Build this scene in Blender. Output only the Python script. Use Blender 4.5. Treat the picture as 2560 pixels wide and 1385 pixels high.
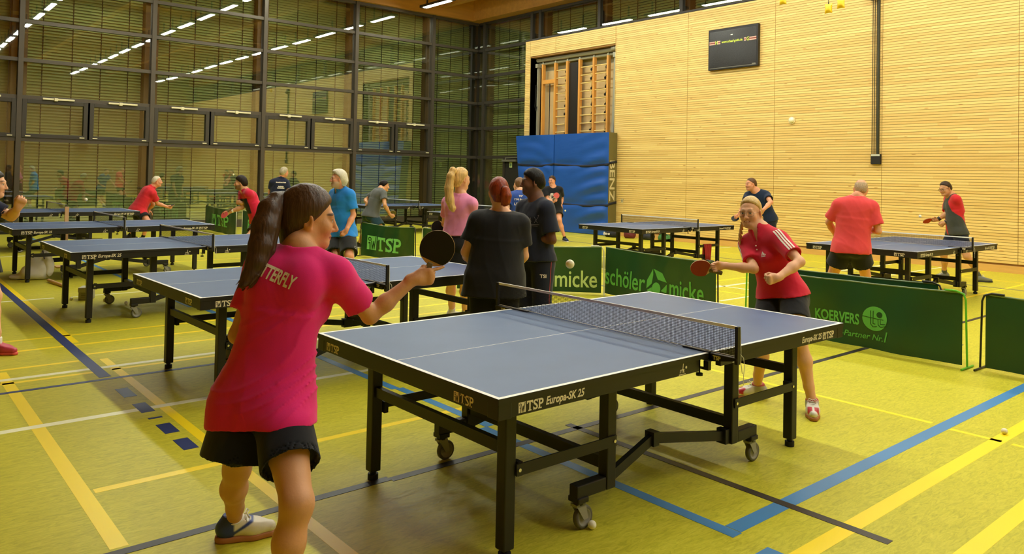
import bpy, bmesh, math, random
import numpy as np
from mathutils import Vector, Matrix
from mathutils.bvhtree import BVHTree

for o in list(bpy.data.objects):
    bpy.data.objects.remove(o)
SC = bpy.context.scene
COL = SC.collection
random.seed(7)

# ---------------------------------------------------------------- camera
cam_data = bpy.data.cameras.new('camera')
cam_data.sensor_fit = 'HORIZONTAL'
cam_data.sensor_width = 36.0
cam_data.lens = 36.0 * 1924.1 / 2560.0
cam_data.shift_y = -(692.5 - 397.3) / 2560.0
cam_data.clip_start = 0.05
cam_data.clip_end = 200
cam = bpy.data.objects.new('camera', cam_data)
COL.objects.link(cam)
cam.matrix_world = Matrix(((0.7619094, -0.0303596, -0.6469717, 0.0), (-0.6473689, -0.0045563, -0.7621632, 0.0), (0.0201911, 0.9995287, -0.0231253, 1.61708), (0, 0, 0, 1)))
SC.camera = cam

# ---------------------------------------------------------------- world and exposure
world = bpy.data.worlds.new('night')
SC.world = world
world.use_nodes = True
bg = world.node_tree.nodes['Background']
bg.inputs[0].default_value = (0.004, 0.006, 0.010, 1)
bg.inputs[1].default_value = 1.0
SC.view_settings.view_transform = 'Standard'
SC.view_settings.look = 'None'
SC.view_settings.gamma = 1.0
SC.view_settings.use_curve_mapping = False
SC.view_settings.exposure = 0.0
LAMP_POWER = 104.0
LAMP_COLOR = (0.965, 1.0, 0.86)
SC.cycles.max_bounces = 7
SC.cycles.diffuse_bounces = 4
SC.cycles.glossy_bounces = 3
SC.cycles.transparent_max_bounces = 16
SC.cycles.caustics_reflective = False
SC.cycles.caustics_refractive = False
SC.cycles.sample_clamp_indirect = 4.0
SC.cycles.use_light_tree = True

# ---------------------------------------------------------------- helpers
def lin(r, g, b):
    f = lambda c: ((c / 255.0) / 12.92) if c / 255.0 <= 0.04045 else ((c / 255.0 + 0.055) / 1.055) ** 2.4
    return (f(r), f(g), f(b), 1.0)

MATS = {}
def mat(name, col, rough=0.6, metal=0.0, bump=None, vary=None, spec=0.5, emit=None, sheen=0.0, attr=None, transl=None):
    """principled material; col sRGB 0-255; bump=(scale, strength[, stretch]); vary=(scale, amount)"""
    if name in MATS:
        return MATS[name]
    m = bpy.data.materials.new(name)
    m.use_nodes = True
    nt = m.node_tree
    p = nt.nodes['Principled BSDF']
    c = lin(*col)
    p.inputs['Base Color'].default_value = c
    p.inputs['Roughness'].default_value = rough
    p.inputs['Metallic'].default_value = metal
    p.inputs['Specular IOR Level'].default_value = spec
    if sheen:
        p.inputs['Sheen Weight'].default_value = sheen
    tc = None
    colsock = None
    if attr:
        a = nt.nodes.new('ShaderNodeAttribute'); a.attribute_name = attr
        colsock = a.outputs['Color']
    if bump or vary:
        tc = nt.nodes.new('ShaderNodeTexCoord')
    if vary:
        n = nt.nodes.new('ShaderNodeTexNoise')
        n.inputs['Scale'].default_value = vary[0]
        n.inputs['Detail'].default_value = 4
        if len(vary) > 2:
            mp = nt.nodes.new('ShaderNodeMapping'); mp.inputs['Scale'].default_value = vary[2]
            nt.links.new(tc.outputs['Object'], mp.inputs[0]); nt.links.new(mp.outputs[0], n.inputs['Vector'])
        else:
            nt.links.new(tc.outputs['Object'], n.inputs['Vector'])
        r = nt.nodes.new('ShaderNodeMapRange')
        r.inputs['From Min'].default_value = 0.3; r.inputs['From Max'].default_value = 0.7
        r.inputs['To Min'].default_value = 1 - vary[1]; r.inputs['To Max'].default_value = 1 + vary[1]
        nt.links.new(n.outputs['Fac'], r.inputs['Value'])
        mx = nt.nodes.new('ShaderNodeVectorMath'); mx.operation = 'SCALE'
        if colsock: nt.links.new(colsock, mx.inputs[0])
        else: mx.inputs[0].default_value = c[:3]
        nt.links.new(r.outputs[0], mx.inputs['Scale'])
        colsock = mx.outputs[0]
    if colsock:
        nt.links.new(colsock, p.inputs['Base Color'])
    if bump:
        n = nt.nodes.new('ShaderNodeTexNoise')
        n.inputs['Scale'].default_value = bump[0]
        n.inputs['Detail'].default_value = 3
        if len(bump) > 2:
            mp = nt.nodes.new('ShaderNodeMapping'); mp.inputs['Scale'].default_value = bump[2]
            nt.links.new(tc.outputs['Object'], mp.inputs[0]); nt.links.new(mp.outputs[0], n.inputs['Vector'])
        else:
            nt.links.new(tc.outputs['Object'], n.inputs['Vector'])
        b = nt.nodes.new('ShaderNodeBump')
        b.inputs['Strength'].default_value = bump[1]
        b.inputs['Distance'].default_value = 0.01
        nt.links.new(n.outputs['Fac'], b.inputs['Height'])
        nt.links.new(b.outputs[0], p.inputs['Normal'])
    if emit:
        p.inputs['Emission Color'].default_value = (*emit[:3], 1)
        p.inputs['Emission Strength'].default_value = emit[3]
    MATS[name] = m
    return m

class MB:
    """collects shapes and links them as one mesh object"""
    def __init__(self):
        self.v = []; self.f = []; self.m = []; self.s = []
    def add(self, vs, fs, mi=0, smooth=False):
        k = len(self.v)
        self.v += [tuple(p) for p in vs]
        for f in fs:
            self.f.append([i + k for i in f]); self.m.append(mi); self.s.append(smooth)
        return self
    def box(self, x0, x1, y0, y1, z0, z1, mi=0, M=None):
        vs = [(x, y, z) for z in (z0, z1) for y in (y0, y1) for x in (x0, x1)]
        if M is not None: vs = [M @ Vector(p) for p in vs]
        fs = [(0, 2, 3, 1), (4, 5, 7, 6), (0, 1, 5, 4), (2, 6, 7, 3), (1, 3, 7, 5), (0, 4, 6, 2)]
        return self.add(vs, fs, mi)
    def bar(self, p0, p1, w, h, up=(0, 0, 1), mi=0):
        a = Vector(p0); b = Vector(p1); d = (b - a).normalized(); u = Vector(up)
        s = d.cross(u)
        if s.length < 1e-6: s = d.cross(Vector((1, 0, 0)))
        s.normalize(); t = s.cross(d)
        vs = []
        for q in (a, b):
            for (i, j) in ((-1, -1), (1, -1), (1, 1), (-1, 1)):
                vs.append(q + s * (i * w / 2) + t * (j * h / 2))
        fs = [(3, 2, 1, 0), (4, 5, 6, 7), (0, 1, 5, 4), (1, 2, 6, 5), (2, 3, 7, 6), (3, 0, 4, 7)]
        return self.add(vs, fs, mi)
    def tube(self, pts, r, n=8, mi=0, cap=True, smooth=True):
        P = [Vector(p) for p in pts]
        rs = r if isinstance(r, (list, tuple)) else [r] * len(P)
        prev = None; rings = []
        for i, p in enumerate(P):
            d = (P[min(i + 1, len(P) - 1)] - P[max(i - 1, 0)]).normalized()
            if prev is None:
                u = d.cross(Vector((0, 0, 1)))
                if u.length < 1e-3: u = d.cross(Vector((1, 0, 0)))
            else:
                u = prev - d * prev.dot(d)
            u.normalize(); prev = u; w = d.cross(u)
            rings.append([p + (u * math.cos(2 * math.pi * k / n) + w * math.sin(2 * math.pi * k / n)) * rs[i] for k in range(n)])
        vs = [q for ring in rings for q in ring]; fs = []
        for i in range(len(P) - 1):
            for k in range(n):
                a = i * n + k; b = i * n + (k + 1) % n
                fs.append((a, b, b + n, a + n))
        self.add(vs, fs, mi, smooth)
        if cap:
            self.add(rings[0], [tuple(range(n))[::-1]], mi); self.add(rings[-1], [tuple(range(n))], mi)
        return self
    def cyl(self, p0, p1, r, n=16, mi=0, smooth=True):
        return self.tube([p0, p1], r, n, mi, True, smooth)
    def ball(self, c, r, nu=12, nv=8, mi=0):
        rx, ry, rz = r if isinstance(r, (tuple, list)) else (r, r, r)
        vs = [(c[0], c[1], c[2] + rz)]
        for j in range(1, nv):
            t = math.pi * j / nv
            for i in range(nu):
                a = 2 * math.pi * i / nu
                vs.append((c[0] + rx * math.sin(t) * math.cos(a), c[1] + ry * math.sin(t) * math.sin(a), c[2] + rz * math.cos(t)))
        vs.append((c[0], c[1], c[2] - rz)); fs = []
        for i in range(nu): fs.append((0, 1 + i, 1 + (i + 1) % nu))
        for j in range(nv - 2):
            for i in range(nu):
                a = 1 + j * nu + i; b = 1 + j * nu + (i + 1) % nu
                fs.append((a, a + nu, b + nu, b))
        L = len(vs) - 1; k = 1 + (nv - 2) * nu
        for i in range(nu): fs.append((L, k + (i + 1) % nu, k + i))
        return self.add(vs, fs, mi, True)
    def prism(self, poly, fn, t0, t1, mi=0):
        """poly 2D outline; fn(u, v, t) -> 3D point"""
        n = len(poly)
        vs = [fn(u, v, t0) for u, v in poly] + [fn(u, v, t1) for u, v in poly]
        fs = [tuple(range(n))[::-1], tuple(range(n, 2 * n))] + [(i, (i + 1) % n, (i + 1) % n + n, i + n) for i in range(n)]
        return self.add(vs, fs, mi)
    def mesh(self, name, mats):
        me = bpy.data.meshes.new(name)
        me.from_pydata(self.v, [], self.f)
        for m in (mats if isinstance(mats, (list, tuple)) else [mats]): me.materials.append(m)
        me.polygons.foreach_set('material_index', self.m)
        me.polygons.foreach_set('use_smooth', self.s)
        me.update()
        return me
    def build(self, name, mats, parent=None, loc=None):
        o = bpy.data.objects.new(name, self.mesh(name, mats))
        COL.objects.link(o)
        if parent is not None: o.parent = parent
        if loc is not None: o.location = loc
        return o

def bevel(o, w=0.004, seg=2, ang=40):
    b = o.modifiers.new('bevel', 'BEVEL'); b.width = w; b.segments = seg; b.limit_method = 'ANGLE'; b.angle_limit = math.radians(ang)
    return o

def tag(o, label=None, cat=None, group=None, kind=None):
    if label: o['label'] = label
    if cat: o['category'] = cat
    if group: o['group'] = group
    if kind: o['kind'] = kind
    return o

def empty(name, loc=(0, 0, 0), rz=0.0):
    o = bpy.data.objects.new(name, None); COL.objects.link(o)
    o.location = loc; o.rotation_euler = (0, 0, rz); o.empty_display_size = 0.1
    return o

def copy_tree(o, parent=None):
    c = o.copy(); COL.objects.link(c)
    if parent is not None: c.parent = parent
    for ch in list(o.children): copy_tree(ch, c)
    return c

_TXT = {}
def text_geo(s, size=1.0, bold=0.0, shear=0.0, sx=1.0, align='LEFT'):
    """flat glyph geometry of a word: list of (x, y), list of faces; baseline at y=0"""
    key = (s, size, bold, shear, sx, align)
    if key in _TXT: return _TXT[key]
    cu = bpy.data.curves.new('lettering', 'FONT')
    cu.body = s; cu.size = size; cu.offset = bold; cu.shear = shear; cu.align_x = align
    cu.resolution_u = 3
    ob = bpy.data.objects.new('lettering', cu)
    me = bpy.data.meshes.new_from_object(ob)
    vs = [(v.co.x * sx, v.co.y) for v in me.vertices]; fs = [tuple(p.vertices) for p in me.polygons]
    bpy.data.objects.remove(ob); bpy.data.curves.remove(cu); bpy.data.meshes.remove(me)
    _TXT[key] = (vs, fs)
    return _TXT[key]

def text_w(s, *a, **k):
    v, f = text_geo(s, *a, **k)
    return max(p[0] for p in v)

def geo_sub(vs, fs, maxlen):
    """triangulate and subdivide flat geometry so it can follow a curved surface"""
    bm = bmesh.new()
    bv = [bm.verts.new((x, y, 0)) for x, y in vs]
    for f in fs:
        try: bm.faces.new([bv[i] for i in f])
        except ValueError: pass
    bmesh.ops.triangulate(bm, faces=bm.faces[:])
    for _ in range(6):
        es = [e for e in bm.edges if e.calc_length() > maxlen]
        if not es: break
        bmesh.ops.subdivide_edges(bm, edges=es, cuts=1)
        bmesh.ops.triangulate(bm, faces=[f for f in bm.faces if len(f.verts) > 3])
    bm.verts.index_update()
    ov = [(v.co.x, v.co.y) for v in bm.verts]; of = [tuple(v.index for v in f.verts) for f in bm.faces]
    bm.free()
    return ov, of

def rect(x0, x1, y0, y1):
    return [(x0, y0), (x1, y0), (x1, y1), (x0, y1)], [(0, 1, 2, 3)]
def shift(g, dx, dy, s=1.0):
    return [(x * s + dx, y * s + dy) for x, y in g[0]], g[1]
def merge(*gs):
    V = []; F = []
    for v, f in gs:
        k = len(V); V += list(v); F += [tuple(i + k for i in q) for q in f]
    return V, F
def ring2(cx, cy, r0, r1, n=20, sy=1.0):
    v = [(cx + r * math.cos(2 * math.pi * i / n), cy + sy * r * math.sin(2 * math.pi * i / n)) for r in (r0, r1) for i in range(n)]
    return v, [(i, (i + 1) % n, (i + 1) % n + n, i + n) for i in range(n)]
def disc2(cx, cy, r, n=24, sy=1.0):
    return [(cx + r * math.cos(2 * math.pi * i / n), cy + sy * r * math.sin(2 * math.pi * i / n)) for i in range(n)], [tuple(range(n))]
def stroke2(pts, w):
    gs = []
    for (a, b) in zip(pts[:-1], pts[1:]):
        dx, dy = b[0] - a[0], b[1] - a[1]; l = math.hypot(dx, dy); nx, ny = -dy / l * w / 2, dx / l * w / 2
        ex, ey = dx / l * w * .3, dy / l * w * .3
        gs.append(([(a[0] + nx - ex, a[1] + ny - ey), (a[0] - nx - ex, a[1] - ny - ey), (b[0] - nx + ex, b[1] - ny + ey), (b[0] + nx + ex, b[1] + ny + ey)], [(0, 1, 2, 3)]))
    return merge(*gs)
# ---------------------------------------------------------------- hall
WX, WY = 16.5, 22.2          # timber wall plane, window wall plane
GX = 17.15                   # glazing plane beside / above the timber wall
X0, Y0, ZC = -6.25, -9.0, 7.18
wood_floor = mat('linoleum', (192, 184, 62), 0.34, vary=(2.2, .10), spec=0.22)
def floor_material():
    m = wood_floor; nt = m.node_tree; p = nt.nodes['Principled BSDF']
    tc = nt.nodes.new('ShaderNodeTexCoord')
    mp = nt.nodes.new('ShaderNodeMapping'); mp.inputs['Scale'].default_value = (3.0, 12.0, 1); mp.inputs['Rotation'].default_value = (0, 0, 0.9)
    n = nt.nodes.new('ShaderNodeTexNoise'); n.inputs['Scale'].default_value = 3.2; n.inputs['Detail'].default_value = 7; n.inputs['Roughness'].default_value = .72
    n.inputs['Distortion'].default_value = 1.6
    r = nt.nodes.new('ShaderNodeValToRGB')
    r.color_ramp.elements[0].position = .33; r.color_ramp.elements[0].color = lin(172, 166, 38)
    r.color_ramp.elements[1].position = .68; r.color_ramp.elements[1].color = lin(214, 204, 70)
    e = r.color_ramp.elements.new(.5); e.color = lin(198, 189, 52)
    nt.links.new(tc.outputs['Object'], mp.inputs[0]); nt.links.new(mp.outputs[0], n.inputs['Vector'])
    nt.links.new(n.outputs['Fac'], r.inputs[0]); nt.links.new(r.outputs[0], p.inputs['Base Color'])
    rr = nt.nodes.new('ShaderNodeMapRange'); rr.inputs['To Min'].default_value = .34; rr.inputs['To Max'].default_value = .50
    nt.links.new(n.outputs['Fac'], rr.inputs['Value']); nt.links.new(rr.outputs[0], p.inputs['Roughness'])
floor_material()
floor = MB().box(X0, 17.3, Y0, WY + 1.0, -.12, 0).build('floor', wood_floor); tag(floor, kind='structure')

LINE = {'y': mat('line_yellow', (255, 224, 20), .4), 'w': mat('line_white', (244, 240, 200), .4), 'b': mat('line_dark_blue', (42, 56, 110), .4),
        'l': mat('line_light_blue', (70, 134, 190), .4), 'k': mat('line_black', (48, 42, 38), .45)}
LZ = {'y': .0006, 'w': .0009, 'l': .0012, 'b': .0015, 'k': .0018}
def line(c, x0, x1, y0, y1, z=.0008):
    z = LZ[c]
    MB().box(x0, x1, y0, y1, .0001, z).build('floor_line', LINE[c], floor)
def lx(c, y, x0, x1, w, z=.0008): line(c, x0, x1, y - w / 2, y + w / 2, z)
def ly(c, x, y0, y1, w, z=.0008): line(c, x - w / 2, x + w / 2, y0, y1, z)
ly('y', .90, 3.60, 7.2, .075); ly('y', .90, 7.9, 22, .075)
ly('y', 1.64, -.5, 4.26, .065); ly('y', 1.64, 4.36, 7.25, .065); ly('y', 1.58, 8.05, 22, .065)
ly('b', 1.51, 6.60, 22, .085, .0012)
for y in (6.08, 5.60, 5.10, 4.62): pass
for a, b in ((5.91, 6.22), (5.47, 5.76), (5.30, 5.38), (4.95, 5.21), (4.60, 4.86)): ly('b', 1.525, a + .02, b + .02 - .05, .085, .0012)
ly('l', 3.11, 2.02, 3.9, .07); ly('l', 3.17, 3.9, 5.0, .07); ly('l', 3.14, 5.0, 9.4, .07); ly('l', 3.05, 9.4, 22, .06)
ly('k', 3.60, 1.55, 3.62, .055); ly('y', 5.62, 2.15, 4.4, .042); ly('y', 5.58, 1.72, 2.02, .042); ly('y', 5.58, .2, 1.66, .042)
lx('w', 5.58, -1.5, 1.99, .07); lx('w', 5.61, 2.25, 6.0, .06); lx('w', 6.93, -2, 16, .07); lx('y', 6.81, -1.0, 1.47, .05, .0007); lx('y', 6.82, 1.6, 3.2, .05, .0007)
lx('b', 6.53, -2, 4.5, .05, .0006)
lx('k', 3.55, -1, 2.2, .055); lx('k', 3.53, 2.2, 8.6, .055); lx('k', 3.5, 8.7, 16, .05)
lx('y', 8.44, -1, 6, .05); lx('y', 7.95, -1, 6, .05); lx('y', 7.28, -1, 1.46, .05); lx('y', 7.5, 1.56, 6.2, .05)
lx('y', 4.30, .95, 1.64, .06); lx('y', 4.31, 1.68, 3.4, .055); lx('w', 10.95, -2, 1.9, .06); lx('w', 10.93, 2.1, 16.4, .05)
lx('l', 2.07, 3.15, 3.57, .085); lx('l', 2.07, 3.62, 16.4, .085); lx('l', 1.83, 2.2, 3.12, .085)
lx('y', 1.74, 3.62, 12, .085); lx('y', 1.74, 2.0, 3.58, .085); lx('y', 1.29, 3.0, 9, .085)
lx('y', 7.35, 8.8, 16.4, .06); lx('y', 4.25, 8.8, 16.4, .05); lx('y', 5.35, 8.9, 16.4, .05); lx('w', 6.1, 8.9, 16.4, .05); lx('y', 12.9, 8, 16.4, .06); lx('y', 15.3, 8, 16.4, .05)
ly('y', 9.7, 3.9, 22, .05); ly('w', 10.2, 3.9, 12, .05); ly('b', 13.9, 2, 22, .05); ly('y', 15.0, 2, 22, .05); ly('b', 8.6, 3, 22, .05)
ly('y', 6.3, 9, 22, .05); lx('y', 14.2, -2, 7, .05); lx('w', 16.4, -2, 7, .05); lx('y', 18.2, -2, 12, .05); lx('b', 19.4, 4, 16, .05)

# timber slat wall: boards with real gaps in front of a dark backing
def slat_material():
    m = mat('pine_slat', (238, 198, 116), .5)
    nt = m.node_tree; p = nt.nodes['Principled BSDF']
    tc = nt.nodes.new('ShaderNodeTexCoord'); sp = nt.nodes.new('ShaderNodeSeparateXYZ')
    nt.links.new(tc.outputs['Object'], sp.inputs[0])
    def mth(op, a, b=None):
        n = nt.nodes.new('ShaderNodeMath'); n.operation = op
        for i, q in enumerate((a, b)):
            if q is None: continue
            if isinstance(q, (int, float)): n.inputs[i].default_value = q
            else: nt.links.new(q, n.inputs[i])
        return n.outputs[0]
    row = mth('FLOOR', mth('DIVIDE', sp.outputs[2], .0563))
    colm = mth('FLOOR', mth('ADD', mth('MULTIPLY', sp.outputs[1], .4), mth('MULTIPLY', row, .37)))
    cb = nt.nodes.new('ShaderNodeCombineXYZ'); nt.links.new(row, cb.inputs[0]); nt.links.new(colm, cb.inputs[1])
    wn = nt.nodes.new('ShaderNodeTexWhiteNoise'); wn.noise_dimensions = '2D'; nt.links.new(cb.outputs[0], wn.inputs['Vector'])
    mp = nt.nodes.new('ShaderNodeMapping'); mp.inputs['Scale'].default_value = (1, 1.4, 34)
    nt.links.new(tc.outputs['Object'], mp.inputs[0])
    n = nt.nodes.new('ShaderNodeTexNoise'); n.inputs['Scale'].default_value = 1.6; n.inputs['Detail'].default_value = 5; n.inputs['Distortion'].default_value = .6
    nt.links.new(mp.outputs[0], n.inputs['Vector'])
    f = mth('ADD', mth('MULTIPLY', wn.outputs['Value'], .5), mth('MULTIPLY', n.outputs['Fac'], .5))
    r = nt.nodes.new('ShaderNodeValToRGB')
    r.color_ramp.elements[0].position = .2; r.color_ramp.elements[0].color = lin(226, 186, 106)
    r.color_ramp.elements[1].position = .8; r.color_ramp.elements[1].color = lin(246, 214, 134)
    nt.links.new(f, r.inputs[0])
    # scattered knots
    mk = nt.nodes.new('ShaderNodeMapping'); mk.inputs['Scale'].default_value = (1, 2.2, 9); nt.links.new(tc.outputs['Object'], mk.inputs[0])
    vo = nt.nodes.new('ShaderNodeTexVoronoi'); vo.inputs['Scale'].default_value = .9; nt.links.new(mk.outputs[0], vo.inputs['Vector'])
    kr = nt.nodes.new('ShaderNodeMapRange'); kr.inputs['From Min'].default_value = .06; kr.inputs['From Max'].default_value = .11
    nt.links.new(vo.outputs['Distance'], kr.inputs['Value'])
    mx = nt.nodes.new('ShaderNodeMix'); mx.data_type = 'RGBA'
    nt.links.new(kr.outputs[0], mx.inputs[0]); mx.inputs[6].default_value = lin(206, 156, 84); nt.links.new(r.outputs[0], mx.inputs[7])
    nt.links.new(mx.outputs[2], p.inputs['Base Color'])
    return m
pine = slat_material()
groove = mat('slat_backing', (150, 108, 50), .8)
WTOP = 6.03
def slat_wall(name, y0, y1, z0, z1, seams):
    w = MB()
    w.box(WX + .022, GX - .08, y0, y1, 0 if z0 < .2 else z0, z1, 1)
    ys = [y0] + [s for s in seams if y0 < s < y1] + [y1]
    k0 = math.ceil(max(z0, .135) / .0563); k1 = int(z1 / .0563)
    for a, b in zip(ys[:-1], ys[1:]):
        for k in range(k0, k1):
            w.box(WX, WX + .022, a + .004, b - .004, k * .0563 + .0035, (k + 1) * .0563 - .0035, 0)
    o = w.build(name, [pine, groove]); return o
SEAMS = [4.83 + 2.52 * i for i in range(-6, 6)]
RY0, RY1, RZ1 = 14.94, 18.62, 5.47
wall = slat_wall('wall_right', Y0, RY0, 0, WTOP, SEAMS); tag(wall, kind='structure')
for nm, a in (('panel', (RY1, 18.86, 0, WTOP)), ('panel', (RY0, RY1, RZ1, WTOP))):
    s_ = slat_wall('slat_panel', *a, SEAMS); s_.parent = wall
skirt = MB().box(WX - .012, WX + .03, Y0, RY0, 0, .135).build('baseboard_right', mat('pine_skirting', (222, 172, 92), .5, vary=(3, .06, (1, 1, 8)))); tag(skirt, kind='structure')
plaster = mat('recess_board', (196, 186, 152), .85, vary=(3, .08), bump=(30, .15))
ply = mat('recess_plywood', (226, 184, 112), .7, vary=(3, .12, (1, 1, .2)))
rec = MB().box(GX - .12, GX - .08, RY0, RY1, 3.9, RZ1, 0).box(GX - .12, GX - .08, RY0, RY1, 0, 3.9, 1).box(WX + .02, GX - .08, RY0 - .02, RY0, 0, RZ1, 0).box(WX + .02, GX - .08, RY1, RY1 + .02, 0, RZ1, 0).build('wall_recess', [plaster, ply]); tag(rec, kind='structure')
sill = MB().box(WX - .01, GX + .02, Y0, 18.86, WTOP, WTOP + .05).build('trim_1', mat('dark_sill', (48, 42, 36), .6)); tag(sill, kind='structure')

# glazing
frame = mat('facade_frame', (86, 78, 66), .42, metal=.35, spec=.4)
framed = mat('facade_frame_dark', (64, 58, 48), .5, metal=.2)
reflection_dark = mat('facade_post', (96, 76, 48), .6)  # for added dark boxes that imitate the mullions' reflection in the glass
def glass_material():
    m = bpy.data.materials.new('window_glass'); m.use_nodes = True; nt = m.node_tree
    nt.nodes.remove(nt.nodes['Principled BSDF']); out = nt.nodes['Material Output']
    t = nt.nodes.new('ShaderNodeBsdfTransparent'); t.inputs[0].default_value = (.96, .97, .93, 1)
    g = nt.nodes.new('ShaderNodeBsdfGlossy'); g.inputs['Roughness'].default_value = .012; g.inputs[0].default_value = (.95, .96, .92, 1)
    geo = nt.nodes.new('ShaderNodeNewGeometry'); dt = nt.nodes.new('ShaderNodeVectorMath'); dt.operation = 'DOT_PRODUCT'
    nt.links.new(geo.outputs['Incoming'], dt.inputs[0]); nt.links.new(geo.outputs['Normal'], dt.inputs[1])
    def mth(op, a, b=None):
        q = nt.nodes.new('ShaderNodeMath'); q.operation = op
        for i, s in enumerate((a, b)):
            if s is None: continue
            if isinstance(s, (int, float)): q.inputs[i].default_value = s
            else: nt.links.new(s, q.inputs[i])
        return q.outputs[0]
    fr_ = mth('ADD', mth('MULTIPLY', mth('POWER', mth('SUBTRACT', 1.0, mth('ABSOLUTE', dt.outputs['Value'])), 5.0), .84), .14)
    n = nt.nodes.new('ShaderNodeTexNoise'); n.inputs['Scale'].default_value = .55; n.inputs['Detail'].default_value = 1
    tc = nt.nodes.new('ShaderNodeTexCoord'); nt.links.new(tc.outputs['Object'], n.inputs['Vector'])
    b = nt.nodes.new('ShaderNodeBump'); b.inputs['Strength'].default_value = .06; b.inputs['Distance'].default_value = .05
    nt.links.new(n.outputs['Fac'], b.inputs['Height']); nt.links.new(b.outputs[0], g.inputs['Normal'])
    mx = nt.nodes.new('ShaderNodeMixShader')
    nt.links.new(fr_, mx.inputs[0]); nt.links.new(t.outputs[0], mx.inputs[1]); nt.links.new(g.outputs[0], mx.inputs[2])
    nt.links.new(mx.outputs[0], out.inputs[0])
    return m
glass = glass_material()
opener_mat = mat('opener_cream', (236, 226, 186), .45)
MULX = [-6.2, -3.15, -.1, 2.955, 6.0, 9.095, 12.13, 15.11, 17.15]
TRZ = [.12, 2.295, 3.336, 4.252, 5.206, 6.165, ZC - .03]
def facade_bay(n, a, b, vents):
    """bay of the window wall between mullion centres a and b (x)"""
    w = empty('window_%d' % n, (0, 0, 0)); tag(w, kind='structure')
    m = MB()
    m.box(a - .055, a + .055, WY - .10, WY + .06, 0, ZC)
    for i, z in enumerate(TRZ):
        hh = .045 if 0 < i < 6 else .06
        if i == 0: m.box(a + .055, b - .055, WY - .04, WY + .06, 0, .22)
        else: m.box(a + .055, b - .055, WY - .06, WY + .06, z - hh, z + hh)
    m.build('frame', frame, w)
    p = MB().box(a - .18, a + .16, WY + .10, WY + .42, 0, ZC)
    p.build('post', reflection_dark, w)  # added box, stands in for the dark mirrored strip beside the mullion
    g = MB()
    for i in range(6):
        if vents and i == 1: continue
        z0 = .22 if i == 0 else TRZ[i] + .045
        g.box(a + .055, b - .055, WY + .005, WY + .017, z0, TRZ[i + 1] - .045)
    g.build('pane', glass, w)
    if vents:
        z0, z1 = TRZ[1] + .045, TRZ[2] - .045; c = (a + b) / 2
        for (u0, u1) in ((a + .06, c - .02), (c + .02, b - .06)):
            s = MB()
            s.box(u0, u0 + .10, WY - .09, WY + .03, z0, z1); s.box(u1 - .10, u1, WY - .09, WY + .03, z0, z1)
            s.box(u0 + .10, u1 - .10, WY - .09, WY + .03, z0, z0 + .10); s.box(u0 + .10, u1 - .10, WY - .09, WY + .03, z1 - .10, z1)
            so = s.build('sash', framed, w); bevel(so, .006)
            MB().box(u0 + .10, u1 - .10, WY - .02, WY - .008, z0 + .10, z1 - .10).build('pane', glass, so)
            uo = u0 + .42
            op = MB().box(uo, uo + .70, WY - .15, WY - .09, z1 + .005, z1 + .05).box(uo + .25, uo + .33, WY - .17, WY - .09, z1 - .02, z1 + .06).build('opener', opener_mat, so)
            bevel(op, .006)
            for q in (u0 + .08, u1 - .18): MB().box(q, q + .11, WY - .115, WY - .09, z0 + .03, z0 + .055).build('latch', opener_mat, so)
            MB().box(c - .02, c + .02, WY - .06, WY + .06, z0, z1).build('frame', frame, w)
    return w
for i in range(len(MULX) - 1):
    facade_bay(i + 1, MULX[i], MULX[i + 1], i < len(MULX) - 2)
cp = MB().box(GX - .10, GX + .5, WY + .06, WY + .5, 0, ZC).build('trim_2', framed); tag(cp, kind='structure')
def side_bay(n, a, b, z0, full):
    w = empty('window_%d' % n, (0, 0, 0)); tag(w, kind='structure')
    m = MB(); m.box(GX - .05, GX + .12, a - .055, a + .055, z0, ZC)
    zs = TRZ if full else [z0, ZC - .03]
    for i, z in enumerate(zs):
        m.box(GX - .03, GX + .06, a + .055, b - .055, max(0, z - .05), z + .05)
    m.build('frame', framed, w)
    MB().box(GX + .15, GX + .45, a - .16, a + .16, z0, ZC).build('post', reflection_dark, w)  # same added stand-in for the mullion's reflection
    g = MB()
    for i in range(len(zs) - 1):
        g.box(GX + .005, GX + .017, a + .055, b - .055, zs[i] + .05, zs[i + 1] - .05)
    g.build('pane', glass, w)
SB = [22.2, 21.85, 19.27]
k = len(MULX)
side_bay(k, 21.85, 22.2, 0, True); side_bay(k + 1, 19.27, 21.85, 0, True); side_bay(k + 2, 18.86, 19.27, 0, True)
ys = [18.86, 16.18, 13.1, 10.05, 7.0, 3.95, .9, -2.15, -5.2, -9]
for j in range(len(ys) - 1): side_bay(k + 3 + j, ys[j + 1], ys[j], WTOP + .12, False)
# emergency door in the side glazing
door = empty('door_1', (0, 0, 0)); tag(door, kind='structure')
dm = mat('door_dark', (40, 38, 34), .5)
dl = MB().box(GX - .10, GX - .04, 19.45, 20.45, .02, 2.2).build('leaf', dm, door)
MB().box(GX - .12, GX - .03, 20.45, 20.56, 0, 2.3).box(GX - .12, GX - .03, 19.34, 19.45, 0, 2.3).box(GX - .12, GX - .03, 19.45, 20.45, 2.2, 2.3).build('frame', framed, door)
clo = MB().box(GX - .22, GX - .12, 19.75, 20.50, 2.13, 2.2).bar((GX - .17, 20.35, 2.26), (GX - .17, 19.4, 2.29), .03, .03).cyl((GX - .17, 20.35, 2.2), (GX - .17, 20.35, 2.275), .02).build('closer', mat('closer_grey', (140, 138, 120), .4, metal=.5), door)
sg = MB().box(GX - .125, GX - .115, 20.05, 20.19, 1.93, 2.12, 0).build('sign', [mat('sign_pale', (206, 222, 150), .5)], door)
g = merge(rect(-.035, .0, -.06, .03), disc2(-.02, .05, .014, 10), stroke2([(.0, .02), (.04, .02), (.04, -.05)], .012))
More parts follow.
